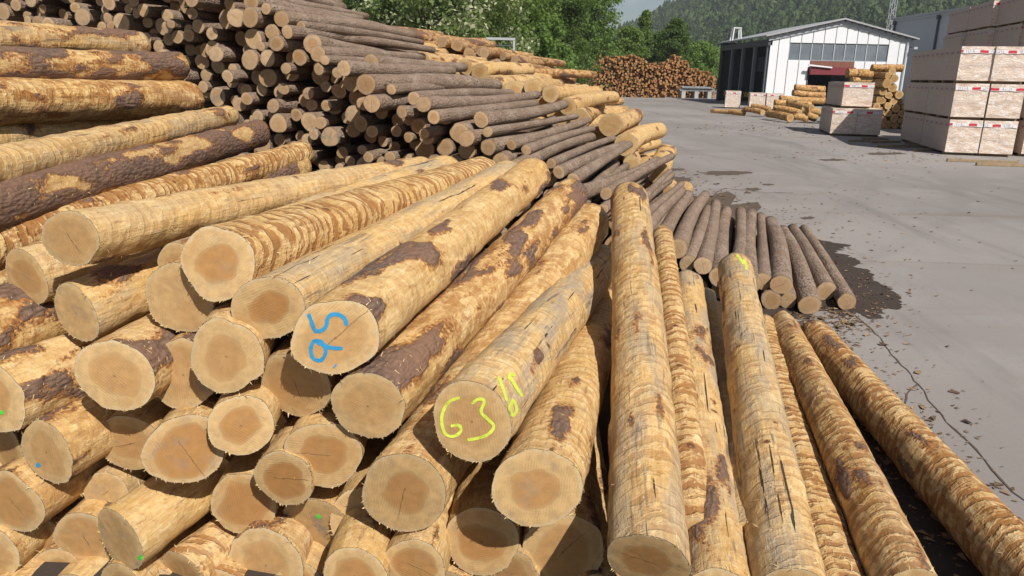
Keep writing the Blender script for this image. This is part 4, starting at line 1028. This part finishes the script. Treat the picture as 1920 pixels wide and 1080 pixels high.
while zz < 23.5:
    for (ax, ay, bx, by) in ((-1, -1, 1, -1), (1, -1, 1, 1), (1, 1, -1, 1), (-1, 1, -1, -1)):
        if sgn > 0: g.bar((ax*mw, ay*mw, zz), (bx*mw, by*mw, zz+.6), .025, 4)
        else: g.bar((bx*mw, by*mw, zz), (ax*mw, ay*mw, zz+.6), .025, 4)
    zz += .6; sgn = -sgn
g.build('bracing', GALV, mast)

# ------------------------------------------------------------------ small yard things
ms = bpy.data.objects.new('sheet_metal_stack', None); COL.objects.link(ms); p = atz(1302, 184); ms.location = p
tag(ms, 'low stack of bluish silver metal sheets beside the far log pile', 'metal sheets')
SILV = plain('silver_sheet', (.55, .60, .66), .35, .5, .1, 2)
for i in range(5):
    MB().box((random.gauss(0, .15), random.gauss(0, .2), .95+i*.12), (4.6-.2*i, 2.4, .07)).build('metal_sheet', SILV, ms).rotation_euler = (0, 0, random.gauss(0, .03))
for x in (-1.7, 0, 1.7): MB().box((x, 0, .44), (.5, 2.2, .87)).build('support_block', CONC, ms)
fr = bpy.data.objects.new('steel_frame', None); COL.objects.link(fr); tag(fr, 'grey steel loading frame showing above the reddish logs before the trees', 'frame')
a, b = aty(914, 74, 34), aty(964, 78, 34); fr.location = ((a.x+b.x)/2, 34, 0); hw = (b.x-a.x)/2; zt_ = a.z
for s_ in (-1, 1): MB().box((s_*hw, 0, zt_/2), (.09, .09, zt_)).build('frame_post', GALV, fr)
MB().box((0, 0, zt_+.04), (hw*2+.1, .12, .10)).build('top_rail', GALV, fr); MB().box((0, .25, zt_-.22), (hw*2-.1, .06, .05)).build('lower_rail', GALV, fr)
for i, (u, v, az, L) in enumerate([(1660, 268, 70, 1.6), (1690, 276, 78, 2.2), (1640, 262, 95, 1.2), (1745, 283, 66, 1.8), (1725, 272, 80, 1.5), (1842, 305, 100, 2.2), (1885, 312, 95, 1.8), (1620, 266, 84, 1.4)]):
    o = MB().box((0, 0, .05), (.11, L, .09)).build('loose_bearer', BEARER, bevel=.006); o.location = atz(u, v); o.rotation_euler = (0, 0, -R(az))
    tag(o, 'loose timber bearer on the asphalt before the packs, '+['third', 'fourth', 'second', 'sixth', 'fifth', 'seventh', 'eighth', 'first'][i]+' from left', 'bearer', 'loose bearers before the packs')

# stains and cracks of the asphalt: thin sheets with their own outline
nd = NT('damp_dirt', .95, .1); _pp = nd.pos(); nd.col(nd.mix(nd.noise(_pp, 3.2, 5, .65), (.040, .030, .025), (.085, .066, .055))); nd.bump(nd.noise(_pp, 60, 4), .6, .01); DAMP = nd.m
nd = NT('dry_dirt', .95, .1); _pp = nd.pos(); nd.col(nd.mix(nd.noise(_pp, 5, 5, .65), (.085, .062, .047), (.14, .11, .088))); nd.bump(nd.noise(_pp, 60, 4), .6, .01); DIRT = nd.m
def ragged(pts, n=9, amp=.06):
    out = []; m = len(pts)
    for i in range(m):
        a, b = pts[i], pts[(i+1) % m]; L = (b-a).length; nx = Vector((-(b-a).y, (b-a).x, 0)).normalized() if L else Vector((0, 0, 0))
        for k in range(n): out.append(a+(b-a)*(k/n)+nx*random.gauss(0, amp*min(1, L))*(0 if k == 0 else 1))
    return out
st_px = [(1537, 450), (1597, 461), (1566, 470), (1613, 492), (1600, 500), (1630, 507), (1633, 523), (1662, 536), (1680, 550), (1690, 561), (1688, 580), (1650, 579), (1652, 598), (1627, 598), (1610, 586), (1580, 596), (1560, 583), (1520, 583), (1521, 597), (1487, 598), (1460, 585), (1440, 560), (1440, 500), (1490, 440)]
sheet('wet_stain', ragged([atz(*q) for q in st_px]), .004, DAMP)
def blob(u, v, ru, rv, name, mat, z=.004):
    pts = []
    for k in range(26):
        a = k*6.2832/26; q = random.uniform(.6, 1.15); pts.append(atz(u+ru*math.cos(a)*q, v+rv*math.sin(a)*q))
    sheet(name, pts, z, mat)
for q in [(1362, 325, 52, 5), (1272, 338, 34, 8), (1412, 355, 18, 3), (1515, 409, 16, 3), (1440, 346, 12, 2), (1258, 318, 30, 3), (1660, 288, 40, 2.5), (1560, 300, 30, 2)]: blob(*q, 'dirt_patch', DIRT)
_a = [Vector(q+(0,)) for q in ((-7.5, 2.4), (-3, 1.9), (1.0, 1.7), (2.3, 2.1), (2.65, 4.5), (2.75, 6.6), (3.4, 9.0), (4.2, 11.0), (2.5, 13.4), (-8, 14.5), (-11, 8))]
sheet('dark_pile_bed', ragged(_a, 22, .035), .003, DAMP)  # dirt sheet added to darken the ground seen through the pile's gaps
# litter drifts round the feet of the piles
for q in [(1330, 400, 90, 40), (1480, 640, 60, 60)]: blob(*q, 'dirt_patch', DIRT, .0035)
def crack(px, wdt, name='asphalt_crack'):
    P = [atz(*q) for q in px]; pts = []
    for a, b in zip(P[:-1], P[1:]):
        n = max(2, int((b-a).length/.12))
        pts += [a+(b-a)*(k/n)+Vector((random.gauss(0, .012), random.gauss(0, .012), 0)) for k in range(n)]
    V, F = [], []
    for i, p in enumerate(pts):
        d = (pts[min(i+1, len(pts)-1)]-pts[max(i-1, 0)]).normalized(); nn = Vector((-d.y, d.x, 0)); ww = wdt*random.uniform(.35, 1.3)/2
        V += [p+nn*ww+Vector((0, 0, .005)), p-nn*ww+Vector((0, 0, .005))]
        if i: F.append((2*i-2, 2*i-1, 2*i+1, 2*i))
    MB().add(V, F).build(name, DIRT, kind='structure')
crack([(1600, 588), (1628, 612), (1660, 648), (1690, 684), (1722, 722), (1755, 765), (1790, 806), (1830, 842), (1862, 880), (1900, 922), (1960, 985)], .014)
crack([(1345, 372), (1342, 362), (1358, 353), (1430, 361), (1500, 362)], .04); crack([(1722, 722), (1700, 738), (1690, 770)], .02)
# bark crumbs and chips on the asphalt
def litter(n, regions, name, mat, size):
    V, F = [], []
    for _ in range(n):
        u, v, su, sv = random.choice(regions); p = atz(u+random.gauss(0, su), max(230, v+random.gauss(0, sv))); a = random.uniform(0, 6.28); s = random.uniform(*size)*(.6+p.y/14); b = s*random.uniform(.25, .7)
        c_, s_ = math.cos(a), math.sin(a); k = len(V); z = .008
        for x, y, zz in ((-s, -b, 0), (s, -b*.6, random.uniform(0, .5)*s), (s*.9, b, 0), (-s*.8, b*.8, random.uniform(0, .6)*s)): V.append((p.x+c_*x-s_*y, p.y+s_*x+c_*y, z+zz))
        F.append((k, k+1, k+2, k+3))
    o = MB().add(V, F).build(name, mat, kind='stuff'); return o
nb_ = NT('bark_chips', .9, .1); nb_.col(nb_.mix(nb_.isl(), (.07, .045, .035), (.34, .22, .12))); CHIP = nb_.m
o = litter(3000, [(1480, 650, 40, 50), (1560, 610, 40, 30), (1300, 360, 60, 22), (1420, 420, 70, 25), (1600, 760, 70, 80), (1750, 900, 60, 80), (1600, 560, 50, 40), (1700, 290, 120, 12), (1450, 240, 80, 8), (1560, 420, 180, 90)], 'bark_litter', CHIP, (.006, .022)); tag(o, 'loose bark crumbs and wood chips scattered over the asphalt', 'litter')

o = litter(420, [(1480, 660, 30, 60), (1600, 760, 60, 80), (1700, 880, 60, 80), (1560, 600, 40, 20), (1300, 380, 60, 20), (1820, 1000, 60, 50)], 'bark_strips', CHIP, (.015, .045)); tag(o, 'larger bark strips and slabs lying along the foot of the log piles', 'litter')

# ------------------------------------------------------------------ trees
def mk_leaf(name, a, b, c2=None):
    n = NT(name, .6, .3); n.b.inputs['Transmission Weight'].default_value = 0
    r = n.isl(); c = n.mix(r, a, b)
    if c2: c = n.mix(n.sm(n.attr('bloom'), .5, .51), c, c2)
    n.col(c)
    tr = n.new('BsdfTranslucent'); n.set(tr.inputs[0], n.mix(.5, c, (.30, .40, .06), 'MIX'))
    mxs = n.new('MixShader'); mxs.inputs[0].default_value = .45
    n.t.links.new(n.b.outputs[0], mxs.inputs[1]); n.t.links.new(tr.outputs[0], mxs.inputs[2]); n.t.links.new(mxs.outputs[0], n.t.nodes['Material Output'].inputs[0])
    return n.m
LEAF = dict(mid=mk_leaf('leaf_mid', (.075, .13, .026), (.18, .265, .06)), dark=mk_leaf('leaf_dark', (.05, .092, .022), (.12, .185, .042)),
            bright=mk_leaf('leaf_bright', (.09, .17, .034), (.21, .32, .08)), bloom=mk_leaf('leaf_bloom', (.10, .155, .045), (.22, .285, .10), (.60, .61, .40)))
TRUNK = plain('tree_bark', (.075, .06, .045), .9, 0, .3, 4)
def tree(x, y, h, rx, kind, label, seed, n=9000, shape='round', base=.12, leaf=.22, rz=None, group='trees at the edge of the yard'):
    rs = np.random.default_rng(seed); root = bpy.data.objects.new('tree', None); COL.objects.link(root); root.location = (x, y, 0); tag(root, label, 'tree', group)
    mb = MB(); tr = h*.022+.06
    pts = [Vector((0, 0, 0))]
    for i in range(1, 6): pts.append(Vector((rs.normal(0, .02)*h, rs.normal(0, .02)*h, h*.82*i/5)))
    for i in range(5): mb.bar(pts[i], pts[i+1], tr*(1-i*.18), 7, tr*(1-(i+1)*.18))
    trunk = mb.build('trunk', TRUNK, root, smooth=True)
    cz0 = h*base; H = h-cz0; NC = int(60+rx*H*2.4); C = []
    for _ in range(NC):
        t = rs.random()**.85
        if shape == 'cone': rr = rx*(1-t)**.8*.9+.15
        elif shape == 'column': rr = rx*min(1, (1-t)*2.6+.1)*(.75+.25*math.sin(t*9))
        else: rr = rx*math.sqrt(max(0, 1-(2*t-.86)**2/1.35))
        a = rs.uniform(0, 6.28); q = rs.random()**.4*rr
        C.append((math.cos(a)*q, math.sin(a)*q, cz0+t*H*.95, rs.uniform(.10, .2)*rx+.25))
    C = np.array(C)
    lm = MB()
    for c in C[:26]:
        s = pts[min(4, int(max(0, c[2]-H*.25)/(h*.82)*5))]; lm.bar(s, Vector(c[:3]), tr*.32, 4, tr*.08)
    lm.build('limbs', TRUNK, trunk)
    per = n//NC; ci = np.repeat(np.arange(NC), per); m = len(ci)
    d = rs.normal(size=(m, 3)); d /= np.linalg.norm(d, axis=1)[:, None]
    P = C[ci, :3]+d*(C[ci, 3]*rs.random(m)**.45)[:, None]*np.array([1.15, 1.15, .85])
    u = rs.normal(size=(m, 3))+d*.2; u /= np.linalg.norm(u, axis=1)[:, None]
    nrm = d*.7+rs.normal(size=(m, 3))*.6+np.array([0, 0, .35]); v = np.cross(nrm, u); v /= np.linalg.norm(v, axis=1)[:, None]
    s = leaf*rs.uniform(.55, 1.35, m)[:, None]; u = np.cross(v, nrm); u /= np.linalg.norm(u, axis=1)[:, None]
    V = np.stack([P-u*s*.5, P+v*s*.32, P+u*s*.5, P-v*s*.32], 1).reshape(-1, 3)
    F = np.arange(m*4).reshape(-1, 4)
    me = mesh_np('crown', V, F, False)
    if kind == 'bloom':
        hot = rs.random(NC) < .62; bl = (hot[ci] & (rs.random(m) < .55) & (d[:, 2] > -.3)).astype(float); fattr(me, 'bloom', np.repeat(bl, 4))
    link('crown', me, LEAF[kind], root)
TR = [(850, 52, 10.5, 5.2, 'bloom', 'round', 'broad tree with cream blossom behind the log crest, left of the steel frame'), (772, 55, 9.5, 4.2, 'bloom', 'round', 'smaller blossoming tree left of the broad one'),
      (705, 62, 10, 4.5, 'mid', 'round', 'mid green tree at the left end of the row above the pale logs'), (630, 60, 10.5, 4.8, 'dark', 'round', 'dark tree barely showing above the log crest at top'), (545, 62, 11, 5, 'mid', 'round', 'leafy tree at the top edge, leftmost of the row'),
      (925, 68, 14, 4.6, 'mid', 'round', 'tall mid green tree right of the blossoming one'), (985, 76, 15, 4.8, 'mid', 'column', 'tall loose tree above the steel frame'),
      (1045, 84, 15, 4.4, 'dark', 'column', 'dark upright tree behind the crest of reddish logs'), (1010, 70, 7.5, 3.0, 'bright', 'round', 'low bright bushy tree before the dark upright one'),
      (1112, 112, 17.5, 5.0, 'bright', 'column', 'bright green tree left of the patch of sky'), (1078, 114, 15, 4.6, 'mid', 'round', 'green tree between the dark upright one and the bright one'),
      (1203, 128, 13.2, 2.6, 'mid', 'cone', 'slender pointed tree below the patch of sky'), (1172, 118, 9.8, 3.6, 'mid', 'round', 'rounded tree left of the slender pointed one'),
      (1262, 124, 11.6, 3.6, 'dark', 'column', 'dark olive tree behind the far log stacks'), (1232, 132, 10, 3.2, 'mid', 'round', 'small tree between the pointed one and the olive one'),
      (1306, 128, 8.2, 4.2, 'bright', 'round', 'low bright tree left of the hall'), (1335, 140, 7.6, 4.4, 'bright', 'round', 'low spreading tree touching the left edge of the hall')]
for i, (u, y, h, rx, kind, shp, lab) in enumerate(TR):
    tree(aty(u, 150, y).x, y, h, rx, kind, lab, 400+i, n=26000 if y < 100 else 13000, shape=shp, leaf=.30 if y < 100 else .36, base=.03)

# ------------------------------------------------------------------ the wooded hill
def hill_z(x, y):
    ridge = np.interp(x, [-900, -200, 60, 150, 200, 280, 400, 700, 1400], [10, 14, 20, 52, 84, 120, 160, 205, 235])
    t = np.clip((y-190-.12*np.abs(x))/(760), 0, 1); t = t*t*(3-2*t)
    return ridge*t+10*(fbm(np.stack([x*.006, y*.006, x*0], -1), 3)-.5)*t*2
gx, gy = np.meshgrid(np.linspace(-700, 1500, 111), np.linspace(180, 1500, 67), indexing='ij')
gz = hill_z(gx, gy)-.3
ii = (np.arange(110)[:, None]*67+np.arange(66)[None]).ravel()
me = mesh_np('hill', np.stack([gx, gy, gz], -1).reshape(-1, 3), np.stack([ii, ii+67, ii+68, ii+1], -1))
link('hill', me, plain('forest_floor', (.035, .05, .022), .95, 0, .3, .05), kind='structure')
rs = np.random.default_rng(77)
def crown_tpl(k, conifer):
    r = np.random.default_rng(k); m = 90; t = r.random(m)
    a = r.uniform(0, 6.28, m); q = ((1-t)**.9 if conifer else np.sqrt(np.maximum(0, 1-(2*t-.9)**2/1.25)))*r.uniform(.7, 1.0, m)
    P = np.stack([np.cos(a)*q, np.sin(a)*q, t*(2.6 if conifer else 1.7)], -1)
    out = np.stack([np.cos(a), np.sin(a), np.full(m, .5)], -1)+r.normal(0, .5, (m, 3)); out /= np.linalg.norm(out, axis=1)[:, None]
    u = np.cross(out, r.normal(size=(m, 3))); u /= np.linalg.norm(u, axis=1)[:, None]; v = np.cross(out, u); s = r.uniform(.22, .42, m)[:, None]
    return np.stack([P+u*s, P+v*s, P-u*s*.8-v*s*.5], 1).reshape(-1, 3)
TP = [crown_tpl(i, i % 3 == 0) for i in range(9)]
VV = []; SP = []
nF = 9500; cnt = 0
ang = rs.uniform(.10, .80, nF*3); dist = 190+(1120)*rs.random(nF*3)**.8
for a, dd_ in zip(ang, dist):
    x, y = math.tan(a)*dd_, dd_
    if y > 1150 or x < 35 or (y < 215 and x > 60): continue
    z = float(hill_z(np.array(x), np.array(y))); k = rs.integers(9); s = rs.uniform(3.0, 5.2)*(1.0 if y > 350 else .8)
    c, sn = math.cos(a*97), math.sin(a*97); T = TP[k]*s
    VV.append(np.stack([T[:, 0]*c-T[:, 1]*sn+x, T[:, 0]*sn+T[:, 1]*c+y, T[:, 2]*1.25+z-.5], -1)); SP.append(np.full(len(T), (.15 if k % 3 == 0 else .6)+rs.normal(0, .14)))
    cnt += 1
    if cnt >= nF: break
VV = np.vstack(VV); me = mesh_np('hill_forest', VV, np.arange(len(VV)).reshape(-1, 3), False); fattr(me, 'kind_mix', np.concatenate(SP))
n = NT('forest_leaf', .8, .1); c = n.mix(n.attr('kind_mix'), (.028, .052, .022), (.085, .135, .038)); n.col(n.mix(n.m_('MULTIPLY', n.isl(), .4), c, (.09, .12, .04)))
o = link('hill_forest', me, n.m, kind='stuff'); tag(o, 'dense mixed forest covering the hill behind the hall', 'forest')

# ------------------------------------------------------------------ air
hz = MB().box((100, 800, 139), (3300, 1900, 282)).build('haze', None, kind='stuff'); tag(hz, 'thin summer haze over the yard and the hill', 'haze')
hm_ = bpy.data.materials.new('haze'); hm_.use_nodes = True; _t = hm_.node_tree; _t.nodes.clear()
_o = _t.nodes.new('ShaderNodeOutputMaterial'); _v = _t.nodes.new('ShaderNodeVolumePrincipled'); _v.inputs['Density'].default_value = .00020; _v.inputs['Color'].default_value = (.86, .92, 1, 1)
_t.links.new(_v.outputs[0], _o.inputs['Volume']); hz.data.materials.append(hm_)
